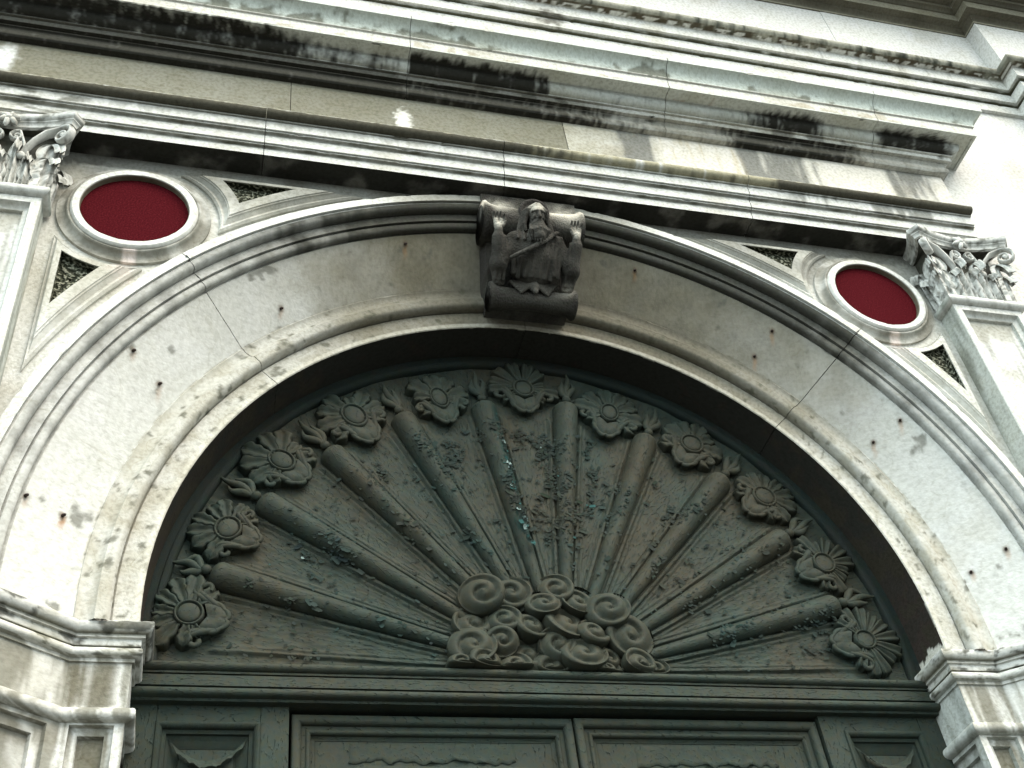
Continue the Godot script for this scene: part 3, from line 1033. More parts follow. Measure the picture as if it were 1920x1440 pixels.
# closed outline of a spandrel triangle: straight edge, arc about the roundel, arc about the door arch
func tri_edges(s: float, which: int, straight: float, rr: float, ra: float, n: int) -> Array:
	var c := RC
	var out := []
	if which == 0:
		# corner A: straight/roundel, corner B: roundel/arch, corner C: arch/straight  (for the right side, mirrored by s)
		var ax := c.x - sqrt(maxf(rr * rr - (straight - c.y) * (straight - c.y), 0.0))
		var A := Vector2(ax, straight)
		var B := meet(c, rr, ra, true)
		var C := Vector2(sqrt(maxf(ra * ra - straight * straight, 0.0)), straight)
		for k in n - 1:
			out.append(C.lerp(A, float(k) / (n - 1)))
		arc_between(out, c, A, B, n)
		arc_between(out, Vector2.ZERO, B, C, n)
	else:
		var A := Vector2(straight, c.y - sqrt(maxf(rr * rr - (straight - c.x) * (straight - c.x), 0.0)))
		var B := meet(c, rr, ra, false)
		var C := Vector2(straight, sqrt(maxf(ra * ra - straight * straight, 0.0)))
		for k in n - 1:
			out.append(C.lerp(A, float(k) / (n - 1)))
		arc_between(out, c, A, B, n)
		arc_between(out, Vector2.ZERO, B, C, n)
	for k in out.size():
		out[k] = Vector2(out[k].x * s, out[k].y)
	return out

func meet(c: Vector2, r: float, ra: float, upper: bool) -> Vector2:
	var d := c.length()
	var a := (ra * ra - r * r + d * d) / (2.0 * d)
	var h := sqrt(maxf(ra * ra - a * a, 0.0))
	var u := c / d
	var p := u * a
	var q := Vector2(-u.y, u.x) * h
	return p + q if upper else p - q

func arc_between(out: Array, c: Vector2, a: Vector2, b: Vector2, n: int) -> void:
	var t0 := (a - c).angle()
	var t1 := t0 + angle_difference(t0, (b - c).angle())
	var r0 := (a - c).length()
	var r1 := (b - c).length()
	for k in n - 1:
		var f := float(k) / (n - 1)
		out.append(c + Vector2.from_angle(lerpf(t0, t1, f)) * lerpf(r0, r1, f))

func append_xf(dst: Mb, src: Mb, xf: Transform3D) -> void:
	var base := dst.v.size()
	var nb := xf.basis.inverse().transposed()
	for k in src.v.size():
		dst.v.append(xf * src.v[k])
		dst.n.append((nb * src.n[k]).normalized())
	dst.c.append_array(src.c)
	dst.u.append_array(src.u)
	var fl := xf.basis.determinant() < 0.0
	for k in range(0, src.i.size(), 3):
		dst.i.append(base + src.i[k])
		dst.i.append(base + src.i[k + (2 if fl else 1)])
		dst.i.append(base + src.i[k + (1 if fl else 2)])

# ---- pilasters with Corinthian capitals
const PX := 2.235

func acanthus(mb: Mb, base: Vector3, xd: Vector3, out: Vector3, w: float, h: float, curl: float, col: Callable) -> void:
	var rows := 30
	var cols := 19
	var P := PackedVector3Array()
	for r in rows:
		var v := float(r) / (rows - 1)
		var y := 0.0
		var o := 0.010 + 0.022 * v
		if v < 0.66:
			y = h * 0.80 * v / 0.66
		else:
			var q := (v - 0.66) / 0.34 * PI * 1.02
			y = h * (0.80 + 0.20 * sin(q) - 0.05 * (1.0 - cos(q)))
			o += curl * (1.0 - cos(q)) * 0.5
		var lobe := 0.70 + 0.30 * absf(sin(v * PI * 3.5 + 0.4))
		var hw := w * (0.72 + 0.34 * sin(PI * minf(v * 1.15, 1.0))) * lobe * (1.0 - 0.50 * ss(0.72, 1.0, v))
		for k in cols:
			var s := -1.0 + 2.0 * k / (cols - 1)
			var rel := -0.40 * w * s * s + 0.0100 * cos(s * PI * 3.6) * (1.0 - 0.4 * v) + 0.012 * exp(-pow(s / 0.16, 2.0))
			var lift := -0.22 * hw * absf(s) * absf(sin(v * PI * 3.5 + 0.4))
			P.append(base + xd * (hw * s) + Vector3.UP * (y + lift) + out * (o + rel))
	mb.grid(P, rows, cols, col, PackedVector3Array(), PackedVector2Array(), out)

func spiral(mb: Mb, ctr: Vector3, e1: Vector3, e2: Vector3, r0: float, r1: float, turns: float, a0: float, thick: float, width: float, col: Callable, stem: Array) -> void:
	var pts := PackedVector3Array()
	var rad := PackedFloat32Array()
	for p in stem:
		pts.append(p)
		rad.append(thick * (0.6 + 0.4 * float(pts.size()) / (stem.size() + 1)))
	var n := 40
	for k in n:
		var f := float(k) / (n - 1)
		var a := a0 - f * turns * TAU
		var r := lerpf(r0, r1, pow(f, 0.8))
		pts.append(ctr + e1 * cos(a) * r + e2 * sin(a) * r)
		rad.append(lerpf(thick, thick * 0.6, f))
	tube(mb, pts, rad, col, 8, e1.cross(e2), width / thick)
	ball(mb, ctr + e1.cross(e2) * 0.004, Vector3.ONE * r1 * 1.5, col, 6)

func build_pilasters() -> void:
	var t := thing("pilaster", "panelled pilaster with Corinthian leaf capital to the right of the arch", "pilaster", Vector3(PX, -Y0, 0.30), "pilasters flanking the arch")
	var pc := func(P: Vector3, N: Vector3) -> Color:
		var c := stone(P, 0.02, -0.06)
		var s := streak(P.x + P.z, P.y, 10.0)
		c = c.lerp(GREY, ss(0.25, 0.7, s + (P.y - 1.1) * 0.5) * 0.55)
		if absf(N.x) > 0.8:
			c = c.lerp(Color(0.34, 0.37, 0.335), 0.55)  # side faces greyer: their dimmer light is put into the colour
			c = c.lerp(Color(0.14, 0.15, 0.13), ss(0.2, 0.6, s + 0.25) * 0.5)
		if P.z < 0.32 and N.z > 0.8:
			c = c.lerp(Color(0.30, 0.285, 0.235), ss(-0.15, 0.4, nB.get_noise_3dv(P * 4.0) + (P.y - 1.25) * 1.6) * 0.55)
		return c
	var mb := Mb.new()
	var sp := [Vector2(0, 0.20), Vector2(0, 0.344), Vector2(0.004, 0.348), Vector2(0.036, 0.348), Vector2(0.039, 0.341)]
	sp += bez(Vector2(0.039, 0.341), Vector2(0.041, 0.322), Vector2(0.062, 0.320), 5)
	sp += [Vector2(0.063, 0.306), Vector2(0.066, 0.305)]
	rect_mould(mb, PX - 0.19, PX + 0.19, -Y0 + 0.3, 1.603, sp, pc, 0.015)
	part("shaft_frame", mb, M.stone, t)
	mb = Mb.new()
	flat_quad(mb, Vector3(PX - 0.126, -Y0 + 0.36, 0.3045), Vector3(PX + 0.126, -Y0 + 0.36, 0.3045), Vector3(PX + 0.126, 1.54, 0.3045), Vector3(PX - 0.126, 1.54, 0.3045), pc, 16, 260)
	part("shaft_panel", mb, M.smooth_stone, t)
	mb = Mb.new()
	box(mb, Vector3(PX - 0.22, -Y0, 0.2), Vector3(PX + 0.22, -Y0 + 0.3, 0.39), pc)
	part("plinth", mb, M.stone, t)
	mb = Mb.new()
	var plan := [[Vector2(PX - 0.19, 0.225), Vector2(-1, 0)], [Vector2(PX - 0.19, 0.348), Vector2(-1, 1)], [Vector2(PX + 0.19, 0.348), Vector2(1, 1)], [Vector2(PX + 0.19, 0.25), Vector2(1, 0)]]
	var as_ := [Vector2(-0.02, 1.598), Vector2(0.003, 1.602)]
	as_ += bez(Vector2(0.003, 1.602), Vector2(0.030, 1.606), Vector2(0.028, 1.628), 5)
	as_ += bez(Vector2(0.028, 1.628), Vector2(0.026, 1.650), Vector2(0.004, 1.652), 5)
	as_ += [Vector2(-0.03, 1.656)]
	plan_sweep(mb, as_, plan, pc, 0.002, 0.012, 0.008)
	part("collar", mb, M.stone, t)
	# capital
	var cap := Node3D.new()
	cap.name = "capital"
	t.add_child(cap)
	cap.position = -(t.get_meta("origin") as Vector3)
	var lc := func(P: Vector3, N: Vector3) -> Color:
		var c := stone(P, -0.05, -0.02)
		c = c.lerp(Color(0.085, 0.085, 0.070), ss(-0.05, 0.40, nB.get_noise_3dv(P * 18.0) + 0.45 * nC.get_noise_3dv(P * 44.0)) * 0.72)
		return c
	var bc := func(P: Vector3, N: Vector3) -> Color:
		return Color(0.075, 0.073, 0.062) * (0.9 + 0.5 * nB.get_noise_3dv(P * 14.0))  # near-black bell: shade between the leaves put into its colour
	var C := Vector3(PX, 0, 0)
	mb = Mb.new()
	box(mb, Vector3(PX - 0.176, 1.65, 0.2), Vector3(PX + 0.176, 2.02, 0.334), bc, 0.03)
	part("bell", mb, M.stone, cap)
	var ex := Vector3.RIGHT
	var ez := Vector3(0, 0, 1)
	# [x, z, outward, half width, height, curl]
	var leaves := [[-0.105, 0.334, ez, 0.044, 0.185, 0.030], [0.105, 0.334, ez, 0.044, 0.185, 0.030], [0.0, 0.338, ez, 0.046, 0.195, 0.034], [0.055, 0.332, ez, 0.040, 0.270, 0.040], [-0.055, 0.332, ez, 0.040, 0.270, 0.040], [-0.176, 0.285, -ex, 0.050, 0.185, 0.036], [0.176, 0.285, ex, 0.050, 0.185, 0.036]]
	for s in [-1.0, 1.0]:
		var d := Vector3(s * 0.707, 0, 0.707)
		leaves.append([s * 0.170, 0.330, d, 0.058, 0.190, 0.040])
		leaves.append([s * 0.165, 0.326, d, 0.060, 0.285, 0.062])
		leaves.append([s * 0.176, 0.245, Vector3(s, 0, 0), 0.045, 0.265, 0.045])
	for e in leaves:
		mb = Mb.new()
		var out: Vector3 = e[2]
		acanthus(mb, Vector3(PX + e[0], 1.652, e[1]), Vector3.UP.cross(out).normalized(), out, e[3], e[4], e[5], lc)
		part("leaf", mb, M.stone, cap)
	for s in [-1.0, 1.0]:
		var d := Vector3(s * 0.78, 0, 0.625)
		mb = Mb.new()
		var ctr := Vector3(PX + s * 0.222, 1.948, 0.402)
		var top := ctr + Vector3(0, 0.056, 0)
		var st := [Vector3(PX + s * 0.070, 1.83, 0.352), Vector3(PX + s * 0.085, 1.88, 0.362), Vector3(PX + s * 0.115, 1.93, 0.372), Vector3(PX + s * 0.155, 1.975, 0.382)]
		spiral(mb, ctr, d, Vector3.UP, 0.056, 0.009, 1.6, PI * 0.62, 0.0085, 0.022, lc, st)
		part("volute", mb, M.stone, cap)
		mb = Mb.new()
		spiral(mb, Vector3(PX + s * 0.040, 1.955, 0.366), Vector3(-s, 0, 0), Vector3.UP, 0.032, 0.006, 1.5, PI * 0.6, 0.007, 0.016, lc, [Vector3(PX + s * 0.078, 1.86, 0.356), Vector3(PX + s * 0.074, 1.92, 0.362)])
		ball(mb, Vector3(PX + s * 0.073, 1.838, 0.362), Vector3(0.018, 0.020, 0.016), lc, 6)
		part("helix", mb, M.stone, cap)
	mb = Mb.new()
	var ab := PackedVector2Array()
	for k in 7:
		var f := float(k) / 6
		ab.append(Vector2(-0.198 - 0.066 * f * f, lerpf(0.225, 0.398, f)))
	for k in 25:
		var f := -1.0 + 2.0 * k / 24
		ab.append(Vector2(0.246 * f, 0.372 + 0.050 * f * f))
	for k in 7:
		var f := 1.0 - float(k) / 6
		ab.append(Vector2(0.198 + 0.066 * f * f, lerpf(0.225, 0.398, f)))
	var apl := []
	for k in ab.size():
		var a := (ab[k] - ab[maxi(k - 1, 0)]).normalized() + (ab[mini(k + 1, ab.size() - 1)] - ab[k]).normalized()
		apl.append([ab[k] + Vector2(PX, 0), Vector2(-a.y, a.x).normalized()])
	var ap := [Vector2(-0.012, 2.010), Vector2(0.0, 2.014)]
	ap += bez(Vector2(0.0, 2.014), Vector2(0.002, 2.034), Vector2(0.012, 2.036), 3)
	ap += [Vector2(0.012, 2.042)]
	ap += bez(Vector2(0.012, 2.042), Vector2(0.026, 2.046), Vector2(0.026, 2.060), 3)
	ap += [Vector2(0.026, 2.073), Vector2(-0.02, 2.0735)]
	plan_sweep(mb, ap, apl, lc, 0.0015, 0.01, 0.01)
	var fanp := PackedVector3Array()
	for r in 2:
		for e in apl:
			var p: Vector2 = e[0]
			fanp.append(Vector3(PX, 2.011, 0.24) if r == 0 else Vector3(p.x, 2.011, p.y) - Vector3(e[1].x, 0, e[1].y) * 0.010)
	mb.grid(fanp, 2, apl.size(), bc, rep(Vector3.DOWN, fanp.size()))
	part("abacus", mb, M.stone, cap)
	mb = Mb.new()
	var fc := Vector3(PX, 2.030, 0.392)
	for k in 6:
		var a := TAU * k / 6 + 0.3
		tube(mb, PackedVector3Array([fc, fc + Vector3(cos(a) * 0.018, sin(a) * 0.018, 0.010), fc + Vector3(cos(a) * 0.036, sin(a) * 0.036, 0.004), fc + Vector3(cos(a) * 0.042, sin(a) * 0.042, -0.004)]), PackedFloat32Array([0.008, 0.014, 0.011, 0.002]), lc, 7)
	ball(mb, fc + Vector3(0, 0, 0.012), Vector3.ONE * 0.014, lc, 6)
	part("fleuron", mb, M.stone, cap)
	var o := t.duplicate()
	o.name = numbered("pilaster")
	add_child(o)
	o.position = Vector3(-PX, 0, 0.30)
	o.set_meta("label", "panelled pilaster with Corinthian leaf capital to the left of the arch")

# ---- piers below the arch, with impost mouldings
func build_piers() -> void:
	for s in [-1.0, 1.0]:
		var t := thing("door_pier", "splayed stone door pier with moulded impost on the %s of the doorway" % ("left" if s < 0 else "right"), "pier", Vector3(s * 1.7, -Y0, 0.0), "piers of the doorway")
		var dg := Vector2(0.816, 0.577)
		var plan := []
		for e in [[Vector2(1.508, -0.45), Vector2(-1, 0)], [Vector2(1.508, -0.022), Vector2(-1, 1)], [Vector2(1.699, -0.022), Vector2(-0.319, 1)], [Vector2(1.699, -0.022) + dg * 0.37, Vector2(-0.577, 0.816)], [Vector2(2.05, 0.235), Vector2(-0.577, 0.816)]]:
			plan.append([Vector2(e[0].x * s, e[0].y), Vector2(e[1].x * s, e[1].y)])
		var pc := func(P: Vector3, N: Vector3) -> Color:
			var c := stone(P, 0.02, -0.10)
			var ax := absf(P.x)
			var st := streak(P.x * 1.3 + P.z, P.y, 12.0)
			if P.y < -0.215:
				# drips below the mouldings
				var d := ss(0.0, 0.5, st + 0.08 + 0.42 * in_range(ax, 1.54, 1.69, 0.03) * (1.0 if s < 0 else 0.5))
				c = c.lerp(Color(0.135, 0.13, 0.095), d * 0.72)
				# old grime that the rain never reaches: the flat front and the sunk panels, ragged at its edges
				var sunk := 1.0 if (absf(P.x) < 1.66 and P.z < -0.045 and N.z > 0.5 and P.y < -0.44) else 0.0
				var fr := in_range(ax, 1.545, 1.692, 0.012) * in_range(P.y, -0.385, -0.236, 0.012) * (1.0 if s < 0 else 0.35)
				c = c.lerp(Color(0.150, 0.142, 0.110), clampf(maxf(sunk * 0.9, fr * (0.85 + 0.5 * st)), 0.0, 0.92))
				c = c.lerp(Color(0.20, 0.19, 0.155), in_range(P.y, -0.52, -0.436, 0.02) * ss(-0.15, 0.25, st) * 0.7)
				if N.z < 0.3 and s > 0:
					c = c.lerp(Color(0.42, 0.45, 0.43), 0.6)  # right reveal toned down: weaker light on that side, painted in
			else:
				var m := nB.get_noise_3dv(P * Vector3(9, 22, 9)) + 0.35 * nC.get_noise_3dv(P * 34.0)
				c = c.lerp(Color(0.10, 0.095, 0.062), 0.75 * maxf(in_range(P.y, -0.150, -0.1415, 0.002), maxf(in_range(P.y, -0.187, -0.180, 0.002), in_range(P.y, -0.234, -0.228, 0.002))))
				c = c.lerp(Color(0.055, 0.055, 0.045), ss(0.02, 0.34, m - 0.05 + (0.75 * in_range(ax, 1.44, 1.62, 0.03) * in_range(P.y, -0.135, -0.108, 0.006) if s < 0 else 0.0)) * 0.85)
				c = c.lerp(Color(0.30, 0.29, 0.21), ss(-0.1, 0.4, nB.get_noise_3dv(P * 5.0)) * 0.35)
			return c
		var ip := [Vector2(0, -0.232), Vector2(0.008, -0.231), Vector2(0.008, -0.219)]
		ip += bez(Vector2(0.010, -0.218), Vector2(0.031, -0.216), Vector2(0.030, -0.201), 5)
		ip += bez(Vector2(0.030, -0.201), Vector2(0.029, -0.188), Vector2(0.016, -0.187), 5)
		ip += [Vector2(0.016, -0.183), Vector2(0.022, -0.182), Vector2(0.022, -0.157), Vector2(0.033, -0.155), Vector2(0.033, -0.144), Vector2(0.037, -0.143)]
		ip += bez(Vector2(0.037, -0.143), Vector2(0.058, -0.140), Vector2(0.058, -0.116), 6)
		ip += [Vector2(0.055, -0.108), Vector2(-0.03, -0.098)]
		var mb := Mb.new()
		plan_sweep(mb, ip, plan, pc, 0.0018, 0.008, 0.006)
		# top of the impost, under the arch
		part("impost_moulding", mb, M.stone, t)
		mb = Mb.new()
		plan_sweep(mb, [Vector2(0, -0.425), Vector2(0, -0.228)], plan, pc, 0.001, 0.01, 0.01)
		part("impost_frieze", mb, M.stone, t)
		var cl := [Vector2(-0.02, -0.440), Vector2(0.002, -0.438)]
		cl += bez(Vector2(0.002, -0.438), Vector2(0.030, -0.436), Vector2(0.030, -0.416), 5)
		cl += bez(Vector2(0.030, -0.416), Vector2(0.029, -0.394), Vector2(0.004, -0.392), 5)
		cl += [Vector2(-0.02, -0.391)]
		mb = Mb.new()
		plan_sweep(mb, cl, plan, pc, 0.0018, 0.008, 0.006)
		part("collar", mb, M.stone, t)
		# panelled faces below
		var pn := [Vector2(0, 0.0), Vector2(0.030, 0.0), Vector2(0.032, -0.018)]
		pn += [Vector2(0.056, -0.022), Vector2(0.058, -0.040), Vector2(0.060, -0.0405)]
		var faces := [["front_face", Vector2(1.508, -0.022), Vector2(1.699, -0.022)], ["splayed_face", Vector2(1.699, -0.022), Vector2(1.699, -0.022) + dg * 0.37], ["reveal_face", Vector2(1.508, -0.45), Vector2(1.508, -0.022)]]
		for f in faces:
			var a: Vector2 = f[1]
			var b: Vector2 = f[2]
			var l := (b - a).length()
			var lm := Mb.new()
			var big := 1.0 if l < 0.3 else 1.25
			var pq := pn.map(func(e): return Vector2(e.x * big, e.y))
			var x := Vector3((b.x - a.x) / l * s, 0, (b.y - a.y) / l)
			var z := Vector3(-(b.y - a.y) / l * s, 0, (b.x - a.x) / l)
			var xf := Transform3D(Basis(x, Vector3.UP, z), Vector3(a.x * s, 0, a.y))
			var lcol := func(P: Vector3, N: Vector3) -> Color:
				return pc.call(xf * P, xf.basis * N)
			rect_mould(lm, 0.0, l, -Y0 + 0.25, -0.415, pq, lcol, 0.012)
			var inx := 0.060 * big
			flat_quad(lm, Vector3(inx, -Y0 + 0.25 + inx, -0.0405), Vector3(l - inx, -Y0 + 0.25 + inx, -0.0405), Vector3(l - inx, -0.415 - inx, -0.0405), Vector3(inx, -0.415 - inx, -0.0405), lcol, 10, 220)
			mb = Mb.new()
			append_xf(mb, lm, xf)
			part(f[0], mb, M.stone, t)
		mb = Mb.new()
		box(mb, Vector3(minf(s * 1.50, s * 2.1), -Y0, -0.46), Vector3(maxf(s * 1.50, s * 2.1), -Y0 + 0.25, 0.02), pc)
		part("plinth", mb, M.stone, t)

# ---- the painted wooden fan in the arch
const FC := Vector2(0.008, -0.132)
const FZ0 := -0.205

func wood(P: Vector3) -> Color:
	var a := nA.get_noise_3dv(P * 2.3)
	var b := nB.get_noise_3dv(P * 11.0)
	var c := Color(0.042, 0.050, 0.0445).lerp(Color(0.050, 0.049, 0.040), ss(-0.1, 0.5, a))
	c = c.lerp(Color(0.036, 0.049, 0.045), ss(0.05, 0.5, -a + 0.4 * b))
	return c * (0.92 + 0.25 * b)

func wcol(P: Vector3, N: Vector3) -> Color:
	return wood(P)

func far_edge(d: Vector2, R: float) -> float:
	# distance from the fan's centre to the rim circle about the arch centre
	var b := FC.dot(d)
	return -b + sqrt(maxf(b * b - FC.length_squared() + R * R, 0.0))

func rod_r(r: float) -> float:
	return lerpf(0.022, 0.058, clampf((r - 0.38) / 0.95, 0.0, 1.0))

func build_fan() -> void:
	var t := thing("wooden_fan", "grey green peeling wooden fan tympanum with carved rays filling the arch", "tympanum", Vector3(0, -0.13, FZ0))
	var n := 11
	var ends := [1.348, 1.345, 1.330, 1.352, 1.352, 1.385, 1.335, 1.330, 1.292, 1.276]
	# fluted panels between the rods
	for k in n:
		var a0 := PI * k / n
		var a1 := PI * (k + 1) / n
		var rows := 90
		var cols := 58
		var P := PackedVector3Array()
		var U := PackedVector2Array()
		for r in rows:
			for q in cols:
				var f := float(q) / (cols - 1)
				var a := lerpf(a0, a1, f)
				var d := Vector2(cos(a), sin(a))
				var rr := lerpf(0.05, far_edge(d, 1.462), pow(float(r) / (rows - 1), 0.9))
				var e0 := rr * sin(minf(a - a0, 1.2))
				var e1 := rr * sin(minf(a1 - a, 1.2))
				var e := minf(e0, e1)
				var rw := rod_r(rr)
				var z := FZ0 - 0.010 * (1.0 - pow(2.0 * f - 1.0, 2.0)) * ss(0.2, 0.6, rr)
				# fillet beside each rod, a finer bead further out
				var lim := 1.0 - ss(1.27, 1.30, rr)
				z += 0.011 * ss(rw + 0.004, rw + 0.009, e) * (1.0 - ss(rw + 0.020, rw + 0.026, e)) * lim
				z += 0.004 * ss(rw + 0.027, rw + 0.032, e) * (1.0 - ss(rw + 0.038, rw + 0.044, e)) * lim
				z += 0.0022 * nC.get_noise_2d(rr * 8.0, a * 60.0) + 0.0015 * nB.get_noise_2d(rr * 30.0, a * 90.0)
				var x := FC.x + d.x * rr
				var y := FC.y + d.y * rr
				P.append(Vector3(x, maxf(y, -0.135), z))
				U.append(Vector2(rr + k * 0.37, (a - a0) * rr + k * 0.61))
		var mb := Mb.new()
		mb.grid(P, rows, cols, wcol, PackedVector3Array(), U)
		part("flute_panel", mb, M.wood, t)
	# rim of the fan
	var mbr := Mb.new()
	var rp := [Vector2(1.440, -0.215), Vector2(1.442, -0.196)]
	rp += bez(Vector2(1.442, -0.196), Vector2(1.450, -0.178), Vector2(1.468, -0.180), 5)
	rp += [Vector2(1.470, -0.187), Vector2(1.512, -0.186)]
	var rimc := func(P: Vector3, N: Vector3) -> Color:
		return wood(P).lerp(Color(0.018, 0.025, 0.024), 0.75)
	arc(mbr, rp, Vector3.ZERO, deg_to_rad(-5.0), deg_to_rad(185.0), rimc, 0.0, 0.02, 0.01)
	part("rim", mbr, M.wood, t)
	# rods with flame finials
	for k in range(1, n):
		var a := PI - PI * k / n
		var d := Vector2(cos(a), sin(a))
		var s := Vector2(-d.y, d.x)
		var r1: float = ends[k - 1]
		var P := PackedVector3Array()
		var U := PackedVector2Array()
		var rows := 80
		var cols := 17
		for r in rows + 8:
			var rr := lerpf(0.30, r1 - 0.036, minf(float(r) / (rows - 1), 1.0))
			var rad := rod_r(rr) * (1.0 + 0.02 * nB.get_noise_2d(rr * 9.0, k * 3.0))
			if r >= rows:
				var q := float(r - rows + 1) / 8.0 * PI * 0.5
				rr = r1 - 0.036 + 0.040 * sin(q)
				rad *= maxf(cos(q), 0.02)
			for j in cols:
				var b := PI * j / (cols - 1)
				var o := d * rr + s * cos(b) * rad
				P.append(Vector3(FC.x + o.x, FC.y + o.y, FZ0 - 0.004 + sin(b) * rad * 1.08 + 0.0012 * nC.get_noise_2d(rr * 40.0, b * 8.0 + k)))
				U.append(Vector2(rr + k * 0.29, b * rad * 1.2 + k * 0.53))
		var mb := Mb.new()
		var rodc := wcol
		if k == 5:
			# the right flank of this rod has lost its top coat
			rodc = func(Q: Vector3, N: Vector3) -> Color:
				var c := wood(Q)
				var w := Vector2(Q.x - FC.x, Q.y - FC.y)
				var off := -w.dot(s)
				var rr := w.dot(d)
				var m := off * 26.0 + 0.9 * nC.get_noise_2d(rr * 16.0, off * 60.0) + 0.9 * nB.get_noise_2d(rr * 5.0, 3.0)
				return c.lerp(Color(0.016, 0.034, 0.032), ss(0.1, 0.35, m) * in_range(rr, 0.55, 1.30, 0.03) * 0.9)
		mb.grid(P, rows + 8, cols, rodc, PackedVector3Array(), U)
		var rod := part("ray_rod", mb, M.wood, t)
		mb = Mb.new()
		var f0 := Vector3(FC.x, FC.y, FZ0 + 0.022)
		var D := Vector3(d.x, d.y, 0)
		var S := Vector3(s.x, s.y, 0)
		var room := minf(far_edge(d, 1.452) - 0.004, r1 + 0.185)
		var r0 := r1 + 0.006
		ball(mb, f0 + D * (r0 + 0.012), Vector3(0.021, 0.021, 0.018), wcol, 7)
		for b in [-1.0, 0.0, 1.0]:
			var lean: float = b * 0.030 + rng.randf_range(-0.006, 0.006)
			var len_ := (room - r0) * (1.0 if b == 0.0 else 0.72)
			var pts := PackedVector3Array()
			var rad := PackedFloat32Array()
			for j in 9:
				var f := float(j) / 8
				pts.append(f0 + D * (r0 + 0.022 + (len_ - 0.022) * f) + S * (lean * sin(f * PI * 0.75) + 0.006 * sin(f * 7.0 + k)) + Vector3(0, 0, -0.004 * f))
				rad.append(0.004 + 0.015 * sin(PI * clampf(f * 0.95 + 0.06, 0.0, 1.0)) * (1.1 - 0.5 * f))
			tube(mb, pts, rad, wcol, 8)
		part("finial", mb, M.carving, rod)
	var pr := [1.381, 1.378, 1.407, 1.421, 1.395, 1.440, 1.390, 1.405, 1.377, 1.343, 1.300]
	for k in n:
		palmette(t, PI - PI * (k + 0.5) / n, pr[k], k)
	# billowing cloud scrolls at the foot of the rays: x, y, radius, turn, tilt
	var curls := [[-0.295, 0.180, 0.075, 0.3, 0.0], [-0.165, 0.215, 0.068, 2.0, 0.15], [-0.055, 0.155, 0.060, 3.6, -0.1], [0.010, 0.235, 0.062, 1.0, 0.1], [0.095, 0.185, 0.066, 4.4, -0.2], [0.195, 0.130, 0.076, 2.6, 0.1], [-0.325, 0.075, 0.072, 5.0, 0.1], [-0.215, 0.085, 0.060, 0.8, -0.2], [-0.110, 0.060, 0.062, 2.2, 0.1], [0.035, 0.085, 0.082, 3.1, -0.15], [0.130, 0.035, 0.060, 1.2, 0.2], [0.275, 0.030, 0.086, 4.0, 0.0], [-0.345, -0.035, 0.078, 2.7, 0.15], [-0.235, -0.020, 0.058, 4.1, -0.1], [-0.130, -0.055, 0.070, 5.5, 0.1], [-0.020, -0.020, 0.066, 0.2, 0.2], [0.075, -0.055, 0.084, 2.9, -0.1], [0.185, -0.070, 0.060, 1.8, 0.1], [-0.300, -0.105, 0.060, 3.3, 0.0], [-0.050, -0.105, 0.066, 1.1, 0.0], [0.300, -0.090, 0.066, 5.1, 0.1], [-0.190, -0.110, 0.058, 0.0, 0.0], [0.360, -0.105, 0.046, 2.0, 0.0], [-0.390, -0.110, 0.046, 2.0, 0.0], [0.170, -0.115, 0.05, 0.5, 0.0]]
	var lay := 0
	for e in curls:
		lay += 1
		var mb := Mb.new()
		var rows := 15
		var cols := 44
		var P := PackedVector3Array()
		var R: float = e[2]
		R *= 1.14
		var hgt := 0.036 + 0.020 * sin(lay * 2.4) + (0.016 if R > 0.084 else 0.0)
		var ax := Vector2(rng.randf_range(-0.35, 0.35), rng.randf_range(-0.45, 0.25))
		for r in rows + 2:
			for j in cols:
				var f := minf(float(r) / (rows - 1), 1.0)
				var a: float = TAU * j / (cols - 1)
				var ph: float = f * 1.65 - (a + e[3]) / TAU
				ph -= floor(ph)
				# one turn of a snail: steep inner lip, rounded outer shoulder
				var lip: float = sin(PI * pow(ph, 0.65))
				var dome := sqrt(maxf(1.0 - f * f * 0.85, 0.0))
				var z := hgt * (0.55 + 0.45 * dome) + 0.019 * (lip - 0.6) * ss(0.05, 0.25, f) + 0.008 * (1.0 - ss(0.0, 0.22, f))
				var rr := R * f
				if r >= rows:
					z = hgt * 0.35 if r == rows else -0.05
					rr = R * (1.03 if r == rows else 1.0)
				var ox := cos(a) * rr
				var oy := sin(a) * rr * 0.92
				if r < rows:
					z += (ox * ax.x + oy * ax.y)
				if oy < 0.0:
					oy *= minf(1.0, (e[1] + 0.128) / (R * 0.95)) # seated on the beam
				P.append(Vector3(e[0] + ox, e[1] + oy, FZ0 + 0.008 + z))
		var cc := func(Q: Vector3, N: Vector3) -> Color:
			return wood(Q).lerp(Color(0.064, 0.061, 0.049), 0.35)
		mb.grid(P, rows + 2, cols, cc)
		part("cloud_scroll", mb, M.carving, t)
	flakes(t)

